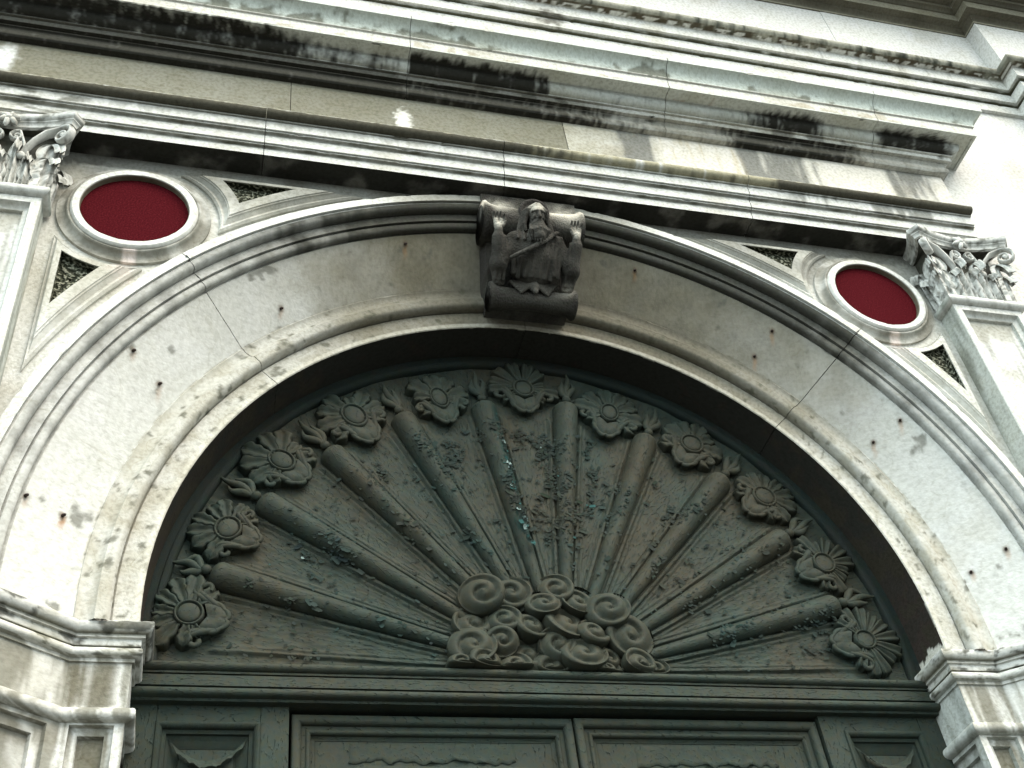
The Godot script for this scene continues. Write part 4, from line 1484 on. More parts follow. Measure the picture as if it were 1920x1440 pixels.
func palmette(t: Node3D, phi: float, rad: float, k: int) -> void:
	var ey := Vector3(cos(phi), sin(phi), 0)
	var ex := Vector3(ey.y, -ey.x, 0)
	var C := Vector3(FC.x, FC.y, FZ0 - 0.002) + ey * rad
	var rg := RandomNumberGenerator.new()
	rg.seed = 900 + k
	var shell := k in [5, 9, 10]
	var petals: int = [9, 9, 8, 8, 7, 10, 8, 7, 9, 10, 11][k]
	var grow := rg.randf_range(0.94, 1.07)
	var bs: float = [1.0, 1.08, 0.96, 1.04, 0.80, 0.92, 0.84, 1.06, 1.10, 0.98, 0.84][k]
	var room := far_edge(Vector2(ey.x, ey.y), 1.464) - rad
	var top := clampf(room + 0.016, 0.120, 0.150)
	var mb := Mb.new()
	# a low backing ties the carving together
	tube(mb, PackedVector3Array([C + Vector3(0, 0, -0.02), C + Vector3(0, 0, 0.018), C + Vector3(0, 0, 0.022)]), PackedFloat32Array([0.092, 0.090, 0.080]), wcol, 24, ey)
	# leaves of the fan, serrated and creased
	for q in petals:
		var f := (q + 0.5) / petals
		var a := deg_to_rad(lerpf(-136.0, 136.0, f) + rg.randf_range(-4.0, 4.0))
		var R := lerpf(top, 0.148, ss(0.1, 1.2, absf(a))) * (1.0 - 0.16 * ss(1.7, 2.3, absf(a))) * rg.randf_range(0.92, 1.05)
		if rg.randf() < 0.16:
			R *= rg.randf_range(0.66, 0.85) # a broken tip
		var d := ex * sin(a) + ey * cos(a)
		var n := ex * cos(a) - ey * sin(a)
		var hw := R * (1.95 / petals) * (1.12 if shell else 1.0)
		var zr := rg.randf_range(-0.004, 0.005)
		var P := PackedVector3Array()
		var rows := 16
		var cols := 13
		var ns := rg.randi_range(2, 3)
		for r in rows:
			var v := float(r) / (rows - 1)
			var wv := 0.0
			if shell:
				wv = lerpf(0.42, 1.0, pow(v, 0.8)) * sqrt(maxf(1.0 - pow(maxf(v - 0.80, 0.0) / 0.215, 2.0), 0.0))
			else:
				wv = (0.50 + 0.62 * sin(PI * pow(v, 1.1) * 0.80)) * (1.0 - 0.85 * ss(0.80, 1.0, v)) * (0.78 + 0.26 * absf(sin(v * PI * (ns + 0.5) + q)))
			for c in cols:
				var s := -1.0 + 2.0 * c / (cols - 1)
				var as_ := absf(s)
				var z := 0.030 + zr - 0.010 * (1.0 - as_) * ss(0.1, 0.5, v) + 0.005 * sin(as_ * PI) - 0.012 * ss(0.75, 1.0, v) * (0.4 if shell else 1.0) + 0.006 * sin(v * PI)
				if as_ > 0.97:
					z = -0.02
				elif as_ > 0.82:
					z -= 0.006
				if r == rows - 1:
					z = -0.02
				P.append(C + d * (0.036 + (R - 0.036) * (v if r < rows - 1 else 1.004)) + n * (s * hw * wv) + Vector3(0, 0, z))
		mb.grid(P, rows, cols, wcol)
	# the bib below the boss: a small shield with a scalloped, rolled edge
	var bw := rg.randf_range(0.046, 0.054)
	var bl := rg.randf_range(0.132, 0.150)
	var edge := PackedVector3Array()
	var P2 := PackedVector3Array()
	var m := 41
	for r in 7:
		for j in m:
			var f := -1.0 + 2.0 * j / (m - 1)
			var a := f * 1.75
			var rr := 1.0 + 0.055 * absf(sin(f * PI * 2.5)) - 0.08 * (1.0 - ss(0.0, 0.10, absf(f)))
			var px := sin(a) * bw * rr * (1.0 if absf(a) < 1.57 else 1.0)
			var py := -0.045 - (bl - 0.045 - bw * 0.4) * maxf(cos(a), -0.25) * rr
			var g := r / 6.0
			var z := 0.026 + 0.012 * sin(PI * (0.15 + 0.6 * g)) - 0.006 * ss(0.7, 0.95, g)
			P2.append(C + ex * (px * g) + ey * lerpf(-0.055, py, g) + Vector3(0, 0, z))
			if r == 6:
				edge.append(C + ex * px + ey * py + Vector3(0, 0, 0.026))
	mb.grid(P2, 7, m, wcol)
	var er := PackedFloat32Array()
	var low := PackedVector3Array()
	for j in m:
		er.append(0.0085 * (0.8 + 0.35 * absf(sin((-1.0 + 2.0 * j / (m - 1)) * PI * 2.5))))
		low.append(edge[j] + Vector3(0, 0, -0.05))
	tube(mb, edge, er, wcol, 7)
	var skirt := edge.duplicate()
	skirt.append_array(low)
	mb.grid(skirt, 2, m, wcol)
	# channelled side scrolls curling up beside the boss
	for s in [-1.0, 1.0]:
		for lane in 2:
			var pts := PackedVector3Array()
			var rd := PackedFloat32Array()
			var base := Vector2(0.040, -0.082) if lane == 0 else Vector2(0.044, -0.062)
			var reach: float = (0.094 if lane == 0 else 0.084) + rg.randf_range(-0.006, 0.006)
			for j in 13:
				var f := float(j) / 12
				var x := lerpf(base.x, reach, f)
				var y := base.y + (0.058 if lane == 0 else 0.050) * sin(f * PI * 0.62) * (1.0 + 0.25 * f)
				pts.append(C + ex * (s * x) + ey * y + Vector3(0, 0, 0.024 + 0.006 * sin(f * PI)))
				rd.append(0.0118 * (0.65 + 0.35 * sin(PI * minf(f + 0.2, 1.0))))
			for j in 7:
				var f := float(j + 1) / 12
				var a := 0.6 - f * 4.6
				var q := 0.017 * (1.0 - 0.6 * f)
				var cx: float = reach - 0.004
				var cy: float = base.y + (0.046 if lane == 0 else 0.042)
				if lane == 0:
					pts.append(C + ex * (s * (cx + cos(a) * q)) + ey * (cy + sin(a) * q) + Vector3(0, 0, 0.028))
					rd.append(0.0105 * (1.0 - 0.35 * f))
			tube(mb, pts, rd, wcol, 7)
	for j in mb.v.size():
		var q := mb.v[j] - C
		mb.v[j] = C + Vector3(q.x * 1.12 * grow, q.y * 1.12 * grow, q.z * rg.randf_range(0.999, 1.001)) - ey * 0.010
	var o := part("palmette", mb, M.carving, t)
	# the boss: a ring round a low dome
	mb = Mb.new()
	var bo := PackedVector3Array()
	var prof := [Vector2(0.0, 0.046), Vector2(0.020, 0.0455), Vector2(0.034, 0.043), Vector2(0.039, 0.037), Vector2(0.0405, 0.030), Vector2(0.0425, 0.039), Vector2(0.045, 0.044), Vector2(0.049, 0.044), Vector2(0.053, 0.038), Vector2(0.055, 0.020), Vector2(0.055, -0.01)]
	if shell and k != 5:
		prof[0] = Vector2(0.0, 0.038)
		prof[1] = Vector2(0.020, 0.038)
		prof[2] = Vector2(0.034, 0.037)
	var ov: float = [1.0, 0.90, 1.22, 1.24, 1.5, 1.1, 1.25, 1.0, 0.95, 1.0, 1.1][k]
	for e in prof:
		for j in 33:
			var a := TAU * j / 32
			bo.append(C - ey * 0.010 + ex * (cos(a) * e.x * bs) + ey * (sin(a) * e.x * bs * ov) + Vector3(0, 0, e.y))
	mb.grid(bo, prof.size(), 33, wcol)
	part("boss", mb, M.carving, o)

# curled chips of old paint standing off the wood
func flakes(t: Node3D) -> void:
	var mb := Mb.new()
	var cnt := 0
	for q in 16000:
		var a := rng.randf_range(0.03, PI - 0.03)
		var d := Vector2(cos(a), sin(a))
		var rr := lerpf(0.42, 1.22, sqrt(rng.randf()))
		var at := FC + d * rr
		if at.y < -0.09:
			continue
		var dens := nA.get_noise_2d(rr * 2.2 + 7.0, a * 5.0) * 0.8 + 0.35 * nB.get_noise_2d(rr * 6.0, a * 14.0)
		var cell := a / (PI / 11.0)
		var near := absf(cell - round(cell)) * (PI / 11.0) * rr
		# mostly on the upper, weathered middle of the fan and along the rods
		dens += 0.20 * exp(-pow((rad_to_deg(a) - 84.0) / 26.0, 2.0)) + (0.15 if near < rod_r(rr) * 1.2 else 0.0)
		if dens < 0.36 and rng.randf() > 0.05 or rng.randf() < 0.35:
			continue
		var z := FZ0 - 0.004
		if near < rod_r(rr):
			z = FZ0 - 0.003 + sqrt(maxf(rod_r(rr) * rod_r(rr) - near * near, 0.0)) * 1.08
		elif near < rod_r(rr) + 0.022:
			z = FZ0 + 0.008
		var sz := rng.randf_range(0.005, 0.012) * (1.7 if rng.randf() < 0.10 else 1.0)
		var dir := Vector2(0, -1).rotated(rng.randf_range(-1.1, 1.1))
		chip(mb, Vector3(at.x, at.y, z), Vector3(dir.x, dir.y, 0), sz, rng.randf_range(0.10, 0.42), rng)
		cnt += 1
	# the badly split rod left of the middle: long teal and pale splinters
	for q in 110:
		var f := rng.randf()
		var a := PI - PI * 5.0 / 11.0 + rng.randf_range(-0.036, 0.006)
		var rr := lerpf(0.55, 1.28, f)
		var d := Vector2(cos(a), sin(a))
		var at := FC + d * rr
		chip(mb, Vector3(at.x, at.y, FZ0 + 0.04), Vector3(d.x, d.y, 0) * (1.0 if rng.randf() < 0.5 else -1.0), rng.randf_range(0.008, 0.022), rng.randf_range(0.2, 0.8), rng, true)
	var o := part("paint_flakes", mb, M.chip, t)
	o.set_meta("kind", "stuff")

func chip(mb: Mb, at: Vector3, dir: Vector3, sz: float, curl: float, rg: RandomNumberGenerator, pale := false) -> void:
	var s := Vector3(-dir.y, dir.x, 0)
	var w := sz * (rg.randf_range(0.2, 0.55) if pale else rg.randf_range(0.5, 1.3))
	var col := wood(at) * Color(0.82, 0.92, 0.92) * rg.randf_range(0.7, 1.0)
	if rg.randf() < (0.30 if pale else 0.008):
		col = Color(0.17, 0.225, 0.215) if rg.randf() < 0.45 else Color(0.030, 0.072, 0.068)
	var P := PackedVector3Array()
	for r in 4:
		var f := float(r) / 3
		var a := curl * f
		for k in 3:
			var g := (k - 1) * w * (0.6 + 0.4 * sin(f * 2.5 + 0.5)) * rg.randf_range(0.7, 1.1)
			P.append(at + dir * (sz * sin(a) / maxf(curl, 0.1)) + s * g + Vector3(0, 0, 0.0015 + sz * (1.0 - cos(a)) / maxf(curl, 0.1) * 1.4))
	mb.grid(P, 4, 3, func(Q, N): return col)

# ---- doors, beam and side panels
func build_doors() -> void:
	var t := thing("door_frame", "grey green wooden door frame with moulded transom beam under the fan", "door frame", Vector3(0, -Y0, -0.22))
	var dc := func(P: Vector3, N: Vector3) -> Color:
		var c := wood(P)
		return c.lerp(Color(0.041, 0.053, 0.048), 0.35)
	var bm := [Vector2(-0.40, -0.264), Vector2(-0.192, -0.263), Vector2(-0.190, -0.254), Vector2(-0.178, -0.252)]
	bm += bez(Vector2(-0.178, -0.252), Vector2(-0.164, -0.250), Vector2(-0.164, -0.237), 5)
	bm += bez(Vector2(-0.164, -0.237), Vector2(-0.165, -0.224), Vector2(-0.180, -0.222), 5)
	bm += [Vector2(-0.180, -0.219), Vector2(-0.170, -0.218), Vector2(-0.171, -0.178), Vector2(-0.181, -0.177), Vector2(-0.181, -0.172), Vector2(-0.172, -0.171), Vector2(-0.172, -0.163), Vector2(-0.180, -0.162)]
	bm += bez(Vector2(-0.180, -0.162), Vector2(-0.157, -0.160), Vector2(-0.157, -0.143), 6)
	bm += bez(Vector2(-0.157, -0.143), Vector2(-0.160, -0.124), Vector2(-0.215, -0.122), 6)
	var mb := Mb.new()
	extrude_x(mb, bm, -1.507, 1.507, dc, 0.0015, 0.012, 0.008, false)
	for k in mb.u.size():
		mb.u[k] = Vector2(mb.v[k].x, mb.v[k].y * 1.3 + mb.v[k].z)
	part("transom_beam", mb, M.wood, t)
	for s in [-1.0, 1.0]:
		var pan := Node3D.new()
		pan.name = "side_panel"
		t.add_child(pan, true)
		pan.position = -(t.get_meta("origin") as Vector3)
		var xs := [1.5075, 1.420, 1.086, 0.992]
		var pieces := [["stile", xs[1] + 0.001, xs[0], -Y0, -0.25, -0.2205], ["stile", xs[3], xs[2] - 0.001, -Y0, -0.25, -0.2200], ["top_rail", xs[2], xs[1], -0.325, -0.25, -0.2225]]
		for e in pieces:
			mb = Mb.new()
			var lo := Vector3(minf(s * e[1], s * e[2]), e[3], -0.30)
			var hi := Vector3(maxf(s * e[1], s * e[2]), e[4], e[5])
			box(mb, lo, hi, dc, 0.03)
			for k in mb.u.size():
				mb.u[k] = Vector2(mb.v[k].y, mb.v[k].x) if e[0] == "stile" else Vector2(mb.v[k].x, mb.v[k].y)
			part(e[0], mb, M.wood, pan)
		mb = Mb.new()
		var mp := [Vector2(-0.004, -0.2235), Vector2(0.0, -0.214)]
		mp += bez(Vector2(0.0, -0.214), Vector2(0.012, -0.208), Vector2(0.020, -0.222), 5)
		mp += [Vector2(0.021, -0.232), Vector2(0.034, -0.235), Vector2(0.036, -0.246), Vector2(0.075, -0.262), Vector2(0.077, -0.256), Vector2(0.080, -0.256)]
		var x0 := minf(s * xs[1], s * xs[2])
		var x1 := maxf(s * xs[1], s * xs[2])
		rect_mould(mb, x0, x1, -2.0, -0.325, mp, dc, 0.008)
		part("moulding", mb, M.wood, pan)
		mb = Mb.new()
		flat_quad(mb, Vector3(x0 + 0.079, -1.93, -0.256), Vector3(x1 - 0.079, -1.93, -0.256), Vector3(x1 - 0.079, -0.403, -0.256), Vector3(x0 + 0.079, -0.403, -0.256), dc, 8, 60)
		for k in mb.u.size():
			mb.u[k] = Vector2(mb.v[k].y, mb.v[k].x)
		part("panel", mb, M.wood, pan)
		# a sheet of paint that has come loose and sags forward from the panel
		mb = Mb.new()
		var P := PackedVector3Array()
		for r in 9:
			for k in 41:
				var g := -1.0 + 2.0 * k / 40.0
				var f := float(r) / 8
				var w := (x1 - x0) * 0.5 - 0.040
				var yy := -0.372 - 0.075 * (1.0 - g * g) - f * (0.038 * (1.0 - g * g * 0.9) + 0.012 * nC.get_noise_2d(g * 5.0, s * 4.0))
				P.append(Vector3((x0 + x1) * 0.5 + g * w, yy, -0.246 + 0.034 * f * (1.0 - g * g) + 0.004 * nC.get_noise_2d(g * 6.0, f * 2.0)))
		mb.grid(P, 9, 41, dc)
		part("loose_paint", mb, M.carving, pan)
		mb = Mb.new()
		box(mb, Vector3(x0 - 0.02, -Y0, -0.30), Vector3(x1 + 0.02, -2.0, -0.2225), dc)
		part("lower_rail", mb, M.wood, pan)
	mb = Mb.new()
	box(mb, Vector3(-1.6, -Y0, -0.52), Vector3(1.6, 1.55, -0.45), func(P, N): return Color(0.02, 0.02, 0.02))  # added board, coloured near-black to stand for the dark void behind the door
	part("backing", mb, M.dark, t)
	for s in [-1.0, 1.0]:
		var lab := "%s leaf of the moulded grey green double door" % ("left" if s < 0 else "right")
		var d := thing("door_leaf", lab, "door", Vector3(s * 0.49, -Y0, -0.24), "leaves of the double door")
		var x0 := -0.982 if s < 0 else 0.020
		var x1 := 0.014 if s < 0 else 0.982
		var zf := -0.232 if s < 0 else -0.226
		mb = Mb.new()
		var lp := [Vector2(0, -0.30), Vector2(0.0, zf - 0.008)]
		lp += bez(Vector2(0.0, zf - 0.008), Vector2(0.001, zf), Vector2(0.010, zf), 3)
		lp += bez(Vector2(0.010, zf), Vector2(0.030, zf + 0.004), Vector2(0.034, zf - 0.012), 5)
		lp += [Vector2(0.035, zf - 0.020), Vector2(0.048, zf - 0.021)]
		lp += bez(Vector2(0.048, zf - 0.021), Vector2(0.056, zf - 0.006), Vector2(0.066, zf - 0.020), 5)
		lp += [Vector2(0.067, zf - 0.030), Vector2(0.080, zf - 0.036), Vector2(0.083, zf - 0.036)]
		rect_mould(mb, x0, x1, -2.2, -0.282, lp, dc, 0.008)
		for k in mb.u.size():
			mb.u[k] = Vector2(mb.v[k].x + mb.v[k].y, mb.v[k].z * 2.0 + mb.v[k].y * 0.4)
		part("moulded_border", mb, M.wood, d)
		mb = Mb.new()
		flat_quad(mb, Vector3(x0 + 0.082, -2.12, zf - 0.036), Vector3(x1 - 0.082, -2.12, zf - 0.036), Vector3(x1 - 0.082, -0.363, zf - 0.036), Vector3(x0 + 0.082, -0.363, zf - 0.036), dc, 24, 60)
		for k in mb.u.size():
			mb.u[k] = Vector2(mb.v[k].y * 0.8, mb.v[k].x * 0.6)
		part("panel", mb, M.wood, d)
		mb = Mb.new()
		box(mb, Vector3(x0, -Y0 + 0.02, -0.30), Vector3(x1, -2.2, zf), dc)
		part("lower_panel", mb, M.wood, d)
		# plates of thick old paint still clinging to the panel, with ragged lower edges
		for e in ([[-0.79, -0.20, -0.372, -0.440], [-0.78, -0.15, -0.452, -0.60]] if s < 0 else [[0.24, 0.80, -0.372, -0.450], [0.22, 0.82, -0.462, -0.62]]):
			mb = Mb.new()
			var P := PackedVector3Array()
			var nu := 60
			for r in 8:
				for k in nu:
					var f := float(r - 1) / 5
					f = clampf(f, 0.0, 1.0)
					var g := float(k) / (nu - 1)
					var lift := 0.0035 + 0.010 * ss(0.75, 1.0, f) * ss(0.0, 0.5, nB.get_noise_2d(g * 9.0, e[2] * 20.0))
					if r == 0 or r == 7 or k == 0 or k == nu - 1:
						lift = -0.004
					P.append(Vector3(lerpf(e[0], e[1], g) + 0.008 * nC.get_noise_2d(f * 4.0, e[0] * 9.0 + round(g)), lerpf(e[2], e[3], f) + 0.014 * nB.get_noise_2d(g * 8.0, e[3] * 30.0 + round(f) * 5.0) * (0.3 + f), zf - 0.036 + lift))
			mb.grid(P, 8, nu, dc)
			part("old_paint", mb, M.carving, d)

# ---- keystone: a scrolled console with a bearded haloed half figure and a dove
func build_keystone() -> void:
	var t := thing("keystone", "dark carved keystone with a haloed bearded figure raising both hands over a dove", "keystone", Vector3(0, 1.5, 0.1))
	var kc := func(P: Vector3, N: Vector3) -> Color:
		var b := nB.get_noise_3dv(P * 9.0)
		var c := Color(0.060, 0.057, 0.050) * (0.9 + 0.7 * b)
		# rain-washed patches on the roll, the brow and the wrists
		var w := 0.0
		w = maxf(w, (1.0 - ss(0.02, 0.11, (P - Vector3(-0.14, 1.955, 0.34)).length())) * 0.9)
		w = maxf(w, (1.0 - ss(0.03, 0.13, (P - Vector3(0.16, 1.945, 0.34)).length())) * 1.0)
		w = maxf(w, (1.0 - ss(0.02, 0.05, (P - Vector3(0.0, 1.875, 0.405)).length())) * 0.9)
		w = maxf(w, (1.0 - ss(0.0, 0.045, (P - Vector3(-0.185, 1.775, 0.365)).length())) * 0.75)
		w = maxf(w, (1.0 - ss(0.0, 0.045, (P - Vector3(0.175, 1.77, 0.365)).length())) * 0.75)
		w = maxf(w, (1.0 - ss(0.0, 0.06, (P - Vector3(0.15, 1.575, 0.175)).length())) * 0.6)
		w = maxf(w, (1.0 - ss(0.01, 0.06, absf(P.x + 0.225) + absf(P.y - 1.93))) * 0.8)
		w = maxf(w, (1.0 - ss(0.01, 0.06, absf(P.x - 0.232) + absf(P.y - 1.93))) * 0.9)
		c = c.lerp(Color(0.50, 0.475, 0.41), clampf(w + 0.6 * (b + 0.4 * nC.get_noise_3dv(P * 34.0)) * ss(0.0, 0.4, w), 0.0, 1.0))
		return c
	# console block, tapering downwards
	var pf := [Vector2(0.0, 1.550), Vector2(0.06, 1.556)]
	pf += bez(Vector2(0.06, 1.556), Vector2(0.135, 1.60), Vector2(0.185, 1.70), 5)
	pf += bez(Vector2(0.185, 1.70), Vector2(0.235, 1.82), Vector2(0.29, 1.92), 5)
	pf += [Vector2(0.31, 2.05), Vector2(0.10, 2.07)]
	var mb := Mb.new()
	extrude_x(mb, pf, -0.225, 0.225, kc, 0.002, 0.012, 0.012, false)
	for s in [-1.0, 1.0]:
		var P := PackedVector3Array()
		for r in 2:
			for p in pf:
				P.append(Vector3(s * 0.225, p.y, p.x) if r == 0 else Vector3(s * 0.225, p.y, 0.0))
		mb.grid(P, 2, pf.size(), kc, rep(Vector3(s, 0, 0), P.size()))
	for k in mb.v.size():
		mb.v[k].x *= lerpf(0.82, 1.0, clampf((mb.v[k].y - 1.5) / 0.5, 0.0, 1.0))
	part("console_block", mb, M.dark, t)
	# scroll rolls with flared ends
	for e in [["top_roll", 1.885, 0.268, 0.088, 0.236], ["bottom_roll", 1.550, 0.128, 0.054, 0.200]]:
		mb = Mb.new()
		var pts := PackedVector3Array()
		var rad := PackedFloat32Array()
		var prof := [[-1.0, 0.02], [-1.0, 0.92], [-0.985, 1.16], [-0.94, 1.20], [-0.90, 1.12], [-0.84, 1.05], [-0.72, 1.0], [-0.4, 0.98], [0.0, 0.97], [0.4, 0.98], [0.72, 1.0], [0.84, 1.05], [0.90, 1.12], [0.94, 1.20], [0.985, 1.16], [1.0, 0.92], [1.0, 0.02]]
		var mid := [[-1.0, 0.5]]
		for k in prof.size():
			pts.append(Vector3(prof[k][0] * e[4] + 0.0001 * k, e[1], e[2]))
			rad.append((1.0 + (float(prof[k][1]) - 1.0) * (1.6 if e[3] < 0.06 else 1.0) - (0.13 * (1.0 - absf(prof[k][0])) if e[3] < 0.06 else 0.05 * (1.0 - absf(prof[k][0])))) * e[3] if prof[k][1] > 0.5 else 0.001)
		tube(mb, pts, rad, kc, 36)
		part(e[0], mb, M.dark, t)
	# halo
	mb = Mb.new()
	var H := Vector3(0.0, 1.895, 0.352)
	var hx := Vector3.RIGHT
	var hy := Vector3(0, 0.94, 0.34)
	var hz := hx.cross(hy)
	var P := PackedVector3Array()
	var hp := [Vector2(0.0, 0.004), Vector2(0.054, 0.004), Vector2(0.058, 0.010), Vector2(0.069, 0.010), Vector2(0.072, 0.004), Vector2(0.072, -0.03)]
	for p in hp:
		for j in 41:
			var a := TAU * j / 40
			P.append(H + hx * cos(a) * p.x + hy * sin(a) * p.x + hz * p.y)
	mb.grid(P, hp.size(), 41, func(Q, N): return Color(0.050, 0.047, 0.041))
	part("halo", mb, M.dark, t)
	# the half figure: one continuous surface
	mb = Mb.new()
	var F := Field.new(Vector3(-0.26, 1.54, 0.10), Vector3(0.26, 1.86, 0.44), 0.006)
	F.cap(Vector3(0, 1.665, 0.205), Vector3(0, 1.72, 0.262), 0.088, 0.090, 0.03, Vector3(0.85, 1, 1.25))
	F.cap(Vector3(-0.080, 1.752, 0.300), Vector3(0.080, 1.752, 0.300), 0.040, 0.040, 0.035)
	F.cap(Vector3(0, 1.75, 0.315), Vector3(0, 1.80, 0.345), 0.036, 0.032, 0.02)
	for s in [-1.0, 1.0]:
		F.cap(Vector3(s * 0.100, 1.748, 0.295), Vector3(s * 0.165, 1.640, 0.248), 0.038, 0.036, 0.025) # upper arm in its sleeve
		F.cap(Vector3(s * 0.168, 1.640, 0.248), Vector3(s * 0.180, 1.722, 0.328), 0.034, 0.028, 0.016) # sleeve of the raised forearm
		F.cap(Vector3(s * 0.180, 1.71, 0.325), Vector3(s * 0.180, 1.756, 0.352), 0.021, 0.018, 0.005) # wrist
		F.cap(Vector3(s * 0.172, 1.650, 0.236), Vector3(s * 0.168, 1.585, 0.185), 0.032, 0.018, 0.02) # hanging sleeve end
		F.cap(Vector3(s * 0.150, 1.655, 0.236), Vector3(s * 0.146, 1.590, 0.180), 0.022, 0.014, 0.012)
		for q in 3:
			# long folds running down the sleeve
			F.cap(Vector3(s * (0.150 + 0.018 * q), 1.722, 0.338 - 0.006 * q), Vector3(s * (0.142 + 0.020 * q), 1.640, 0.280 - 0.006 * q), 0.006, 0.008, 0.004)
			F.cap(Vector3(s * (0.142 + 0.020 * q), 1.640, 0.280 - 0.006 * q), Vector3(s * (0.142 + 0.018 * q), 1.585, 0.205), 0.008, 0.007, 0.004)
	# mantle thrown across the chest, and folds beneath it
	for lane in 3:
		var prev := Vector3(0.098 - 0.012 * lane, 1.782 - 0.006 * lane, 0.342)
		for q in range(1, 9):
			var f := q / 8.0
			var p := Vector3(lerpf(0.098, -0.105, f) - 0.010 * lane, 1.782 - 0.135 * f - 0.026 * sin(f * PI) - 0.017 * lane * (1.0 - f * 0.5), 0.356 + 0.020 * sin(f * PI) - 0.058 * f)
			F.cap(prev, p, 0.0095, 0.0085, 0.004)
			prev = p
	for q in 6:
		var x := -0.075 + 0.030 * q
		F.cap(Vector3(x + 0.024, 1.712, 0.338 - 0.25 * absf(x)), Vector3(x + 0.006 * sin(q * 2.0), 1.655, 0.306 - 0.3 * absf(x)), 0.0075, 0.0085, 0.004)
		F.cap(Vector3(x + 0.006 * sin(q * 2.0), 1.655, 0.306 - 0.3 * absf(x)), Vector3(x - 0.006, 1.592, 0.240 - 0.2 * absf(x)), 0.0085, 0.0110, 0.004)
	F.cap(Vector3(0.110, 1.755, 0.330), Vector3(0.098, 1.600, 0.236), 0.013, 0.013, 0.005)
	F.cap(Vector3(0.086, 1.748, 0.340), Vector3(0.078, 1.600, 0.246), 0.009, 0.010, 0.004)
	F.cap(Vector3(-0.104, 1.750, 0.326), Vector3(-0.100, 1.610, 0.232), 0.011, 0.013, 0.005)
	for q in 4:
		F.cap(Vector3(-0.085 + 0.022 * q, 1.775, 0.338 + 0.004 * q), Vector3(-0.092 + 0.030 * q, 1.722 - 0.004 * q, 0.338), 0.006, 0.0075, 0.003)
	F.into(mb, kc)
	# head, hair and beard at a finer cell, bowed forward over the doorway
	var G := Field.new(Vector3(-0.095, 1.63, 0.29), Vector3(0.095, 1.945, 0.475), 0.0034)
	var bow := Basis(Vector3.RIGHT, 0.50)
	var piv := Vector3(0, 1.845, 0.372)
	var hd := func(x: float, y: float, z: float) -> Vector3:
		return piv + bow * Vector3(x, y, z)
	G.cap(hd.call(0, 0.012, -0.004), hd.call(0, 0.020, -0.010), 0.040, 0.043, 0.012, Vector3(1.12, 1, 1))
	G.cap(hd.call(0, -0.035, 0.012), hd.call(0, 0.005, 0.010), 0.026, 0.033, 0.014, Vector3(1.12, 1, 1))
	G.cap(Vector3(0, 1.755, 0.325), hd.call(0, -0.03, -0.010), 0.036, 0.032, 0.014)
	G.cap(hd.call(0, 0.006, 0.042), hd.call(0, -0.022, 0.055), 0.0055, 0.0095, 0.004) # nose
	G.cap(hd.call(-0.009, -0.024, 0.047), hd.call(0.009, -0.024, 0.047), 0.006, 0.006, 0.004)
	for s in [-1.0, 1.0]:
		G.cap(hd.call(s * 0.007, 0.013, 0.041), hd.call(s * 0.028, 0.010, 0.030), 0.0070, 0.0055, 0.004) # brow
		G.cap(hd.call(s * 0.015, 0.000, 0.044), hd.call(s * 0.021, 0.000, 0.040), 0.0080, 0.0070, 0.003, Vector3.ONE, true) # eye socket
		G.cap(hd.call(s * 0.0155, -0.001, 0.034), hd.call(s * 0.018, -0.001, 0.033), 0.0060, 0.0060, 0.001) # eye
		G.cap(hd.call(s * 0.023, -0.022, 0.028), hd.call(s * 0.018, -0.016, 0.034), 0.010, 0.009, 0.008) # cheek
		G.cap(hd.call(s * 0.042, 0.0, 0.0), hd.call(s * 0.043, -0.015, 0.0), 0.007, 0.005, 0.004) # ear
		G.cap(hd.call(s * 0.002, -0.033, 0.048), hd.call(s * 0.024, -0.052, 0.036), 0.0070, 0.0048, 0.003) # moustache
		# hair parted over the brow and falling to the shoulders in locks
		for q in 4:
			var p0: Vector3 = hd.call(s * (0.006 + 0.010 * q), 0.054 - 0.003 * q, 0.010 - 0.012 * q)
			var p1: Vector3 = hd.call(s * (0.041 + 0.004 * q), 0.026, 0.006 - 0.011 * q)
			var p2: Vector3 = hd.call(s * (0.051 + 0.005 * q), -0.012, -0.002 - 0.010 * q)
			var p3 := Vector3(s * (0.058 + 0.007 * q), 1.800 - 0.004 * q, 0.356 - 0.009 * q)
			var p4 := Vector3(s * (0.052 + 0.012 * q), 1.765, 0.350 - 0.010 * q)
			G.cap(p0, p1, 0.0095, 0.0095, 0.003)
			G.cap(p1, p2, 0.0095, 0.0105, 0.003)
			G.cap(p2, p3, 0.0105, 0.0105, 0.003)
			G.cap(p3, p4, 0.0105, 0.005, 0.003)
	G.cap(hd.call(0, -0.042, 0.048), hd.call(0, -0.042, 0.054), 0.005, 0.004, 0.003, Vector3(0.55, 1, 1), true) # mouth
	G.cap(hd.call(-0.008, -0.050, 0.042), hd.call(0.008, -0.050, 0.042), 0.0055, 0.0055, 0.003)
	# long beard in strands
	G.cap(hd.call(0, -0.060, 0.026), Vector3(0, 1.715, 0.368), 0.032, 0.026, 0.012)
	for q in 7:
		var x := -0.033 + 0.011 * q
		var b0: Vector3 = hd.call(x * 0.95, -0.052, 0.038 - absf(x) * 0.5)
		var b1 := Vector3(x * 1.25 + 0.004 * sin(q * 2.0), 1.735, 0.395 - absf(x) * 0.4)
		G.cap(b0, b1, 0.0085, 0.0085, 0.002)
		G.cap(b1, Vector3(x * 0.9, 1.672 + 0.010 * absf(q - 3), 0.362 - absf(x) * 0.3), 0.0085, 0.0035, 0.002)
	G.into(mb, kc)
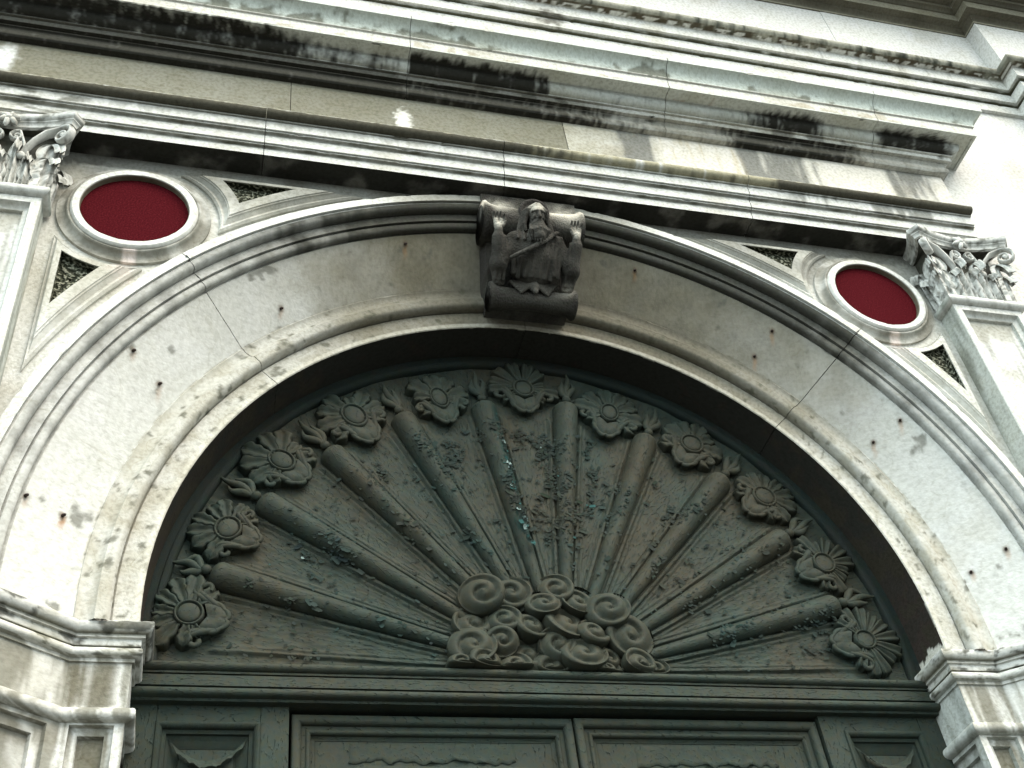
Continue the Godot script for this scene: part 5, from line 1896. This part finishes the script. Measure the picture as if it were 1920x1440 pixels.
	# hands raised beside the head: palm, four broken fingers of unequal length and a thumb
	for s in [-1.0, 1.0]:
		var K := Field.new(Vector3(s * 0.180 - 0.055, 1.735, 0.305), Vector3(s * 0.180 + 0.055, 1.850, 0.425), 0.003)
		var w := Vector3(s * 0.180, 1.746, 0.346)
		K.cap(w, w + Vector3(0, 0.016, 0.008), 0.0165, 0.017, 0.006)
		K.cap(w + Vector3(-0.010, 0.022, 0.010), w + Vector3(-0.013, 0.044, 0.020), 0.011, 0.011, 0.008)
		K.cap(w + Vector3(0.010, 0.022, 0.010), w + Vector3(0.013, 0.044, 0.020), 0.011, 0.011, 0.008)
		for q in 4:
			var fx := -0.0205 + 0.0137 * q
			var l: float = [0.024, 0.034, 0.031, 0.021][q] * (0.75 if (q + int(s)) % 2 == 0 else 1.0)
			var b := w + Vector3(fx, 0.050, 0.023)
			var m := b + Vector3(fx * 0.12, l * 0.55, 0.008)
			K.cap(b, m, 0.0062, 0.0056, 0.0012)
			K.cap(m, m + Vector3(0, l * 0.36, 0.014), 0.0056, 0.0046, 0.0012)
		K.cap(w + Vector3(-s * 0.016, 0.016, 0.014), w + Vector3(-s * 0.030, 0.036, 0.026), 0.0085, 0.0070, 0.003)
		K.cap(w + Vector3(-s * 0.030, 0.036, 0.026), w + Vector3(-s * 0.028, 0.052, 0.033), 0.0068, 0.0052, 0.002)
		K.into(mb, kc)
	part("bearded_figure", mb, M.dark, t)
	# dove descending onto the lower roll, wings spread
	mb = Mb.new()
	var D := Field.new(Vector3(-0.13, 1.50, 0.12), Vector3(0.13, 1.70, 0.33), 0.0042)
	D.cap(Vector3(0, 1.600, 0.198), Vector3(0, 1.565, 0.196), 0.020, 0.022, 0.012)
	D.cap(Vector3(0, 1.548, 0.196), Vector3(0, 1.532, 0.202), 0.013, 0.012, 0.008)
	D.cap(Vector3(0, 1.526, 0.206), Vector3(0, 1.512, 0.210), 0.005, 0.0025, 0.003)
	for q in 5:
		D.cap(Vector3((q - 2) * 0.005, 1.606, 0.205), Vector3((q - 2) * 0.013, 1.660, 0.292), 0.010, 0.008, 0.004)
	for s in [-1.0, 1.0]:
		for q in 6:
			var f := q / 5.0
			D.cap(Vector3(s * 0.012, 1.590 - 0.010 * f, 0.196), Vector3(s * (0.105 - 0.045 * f), 1.600 - 0.060 * f, 0.186 - 0.004 * f), 0.011, 0.0075, 0.005)
	D.into(mb, func(Q, N): return Color(0.085, 0.081, 0.071) * (0.9 + 0.4 * nB.get_noise_3dv(Q * 9.0)))
	part("dove", mb, M.dark, t)
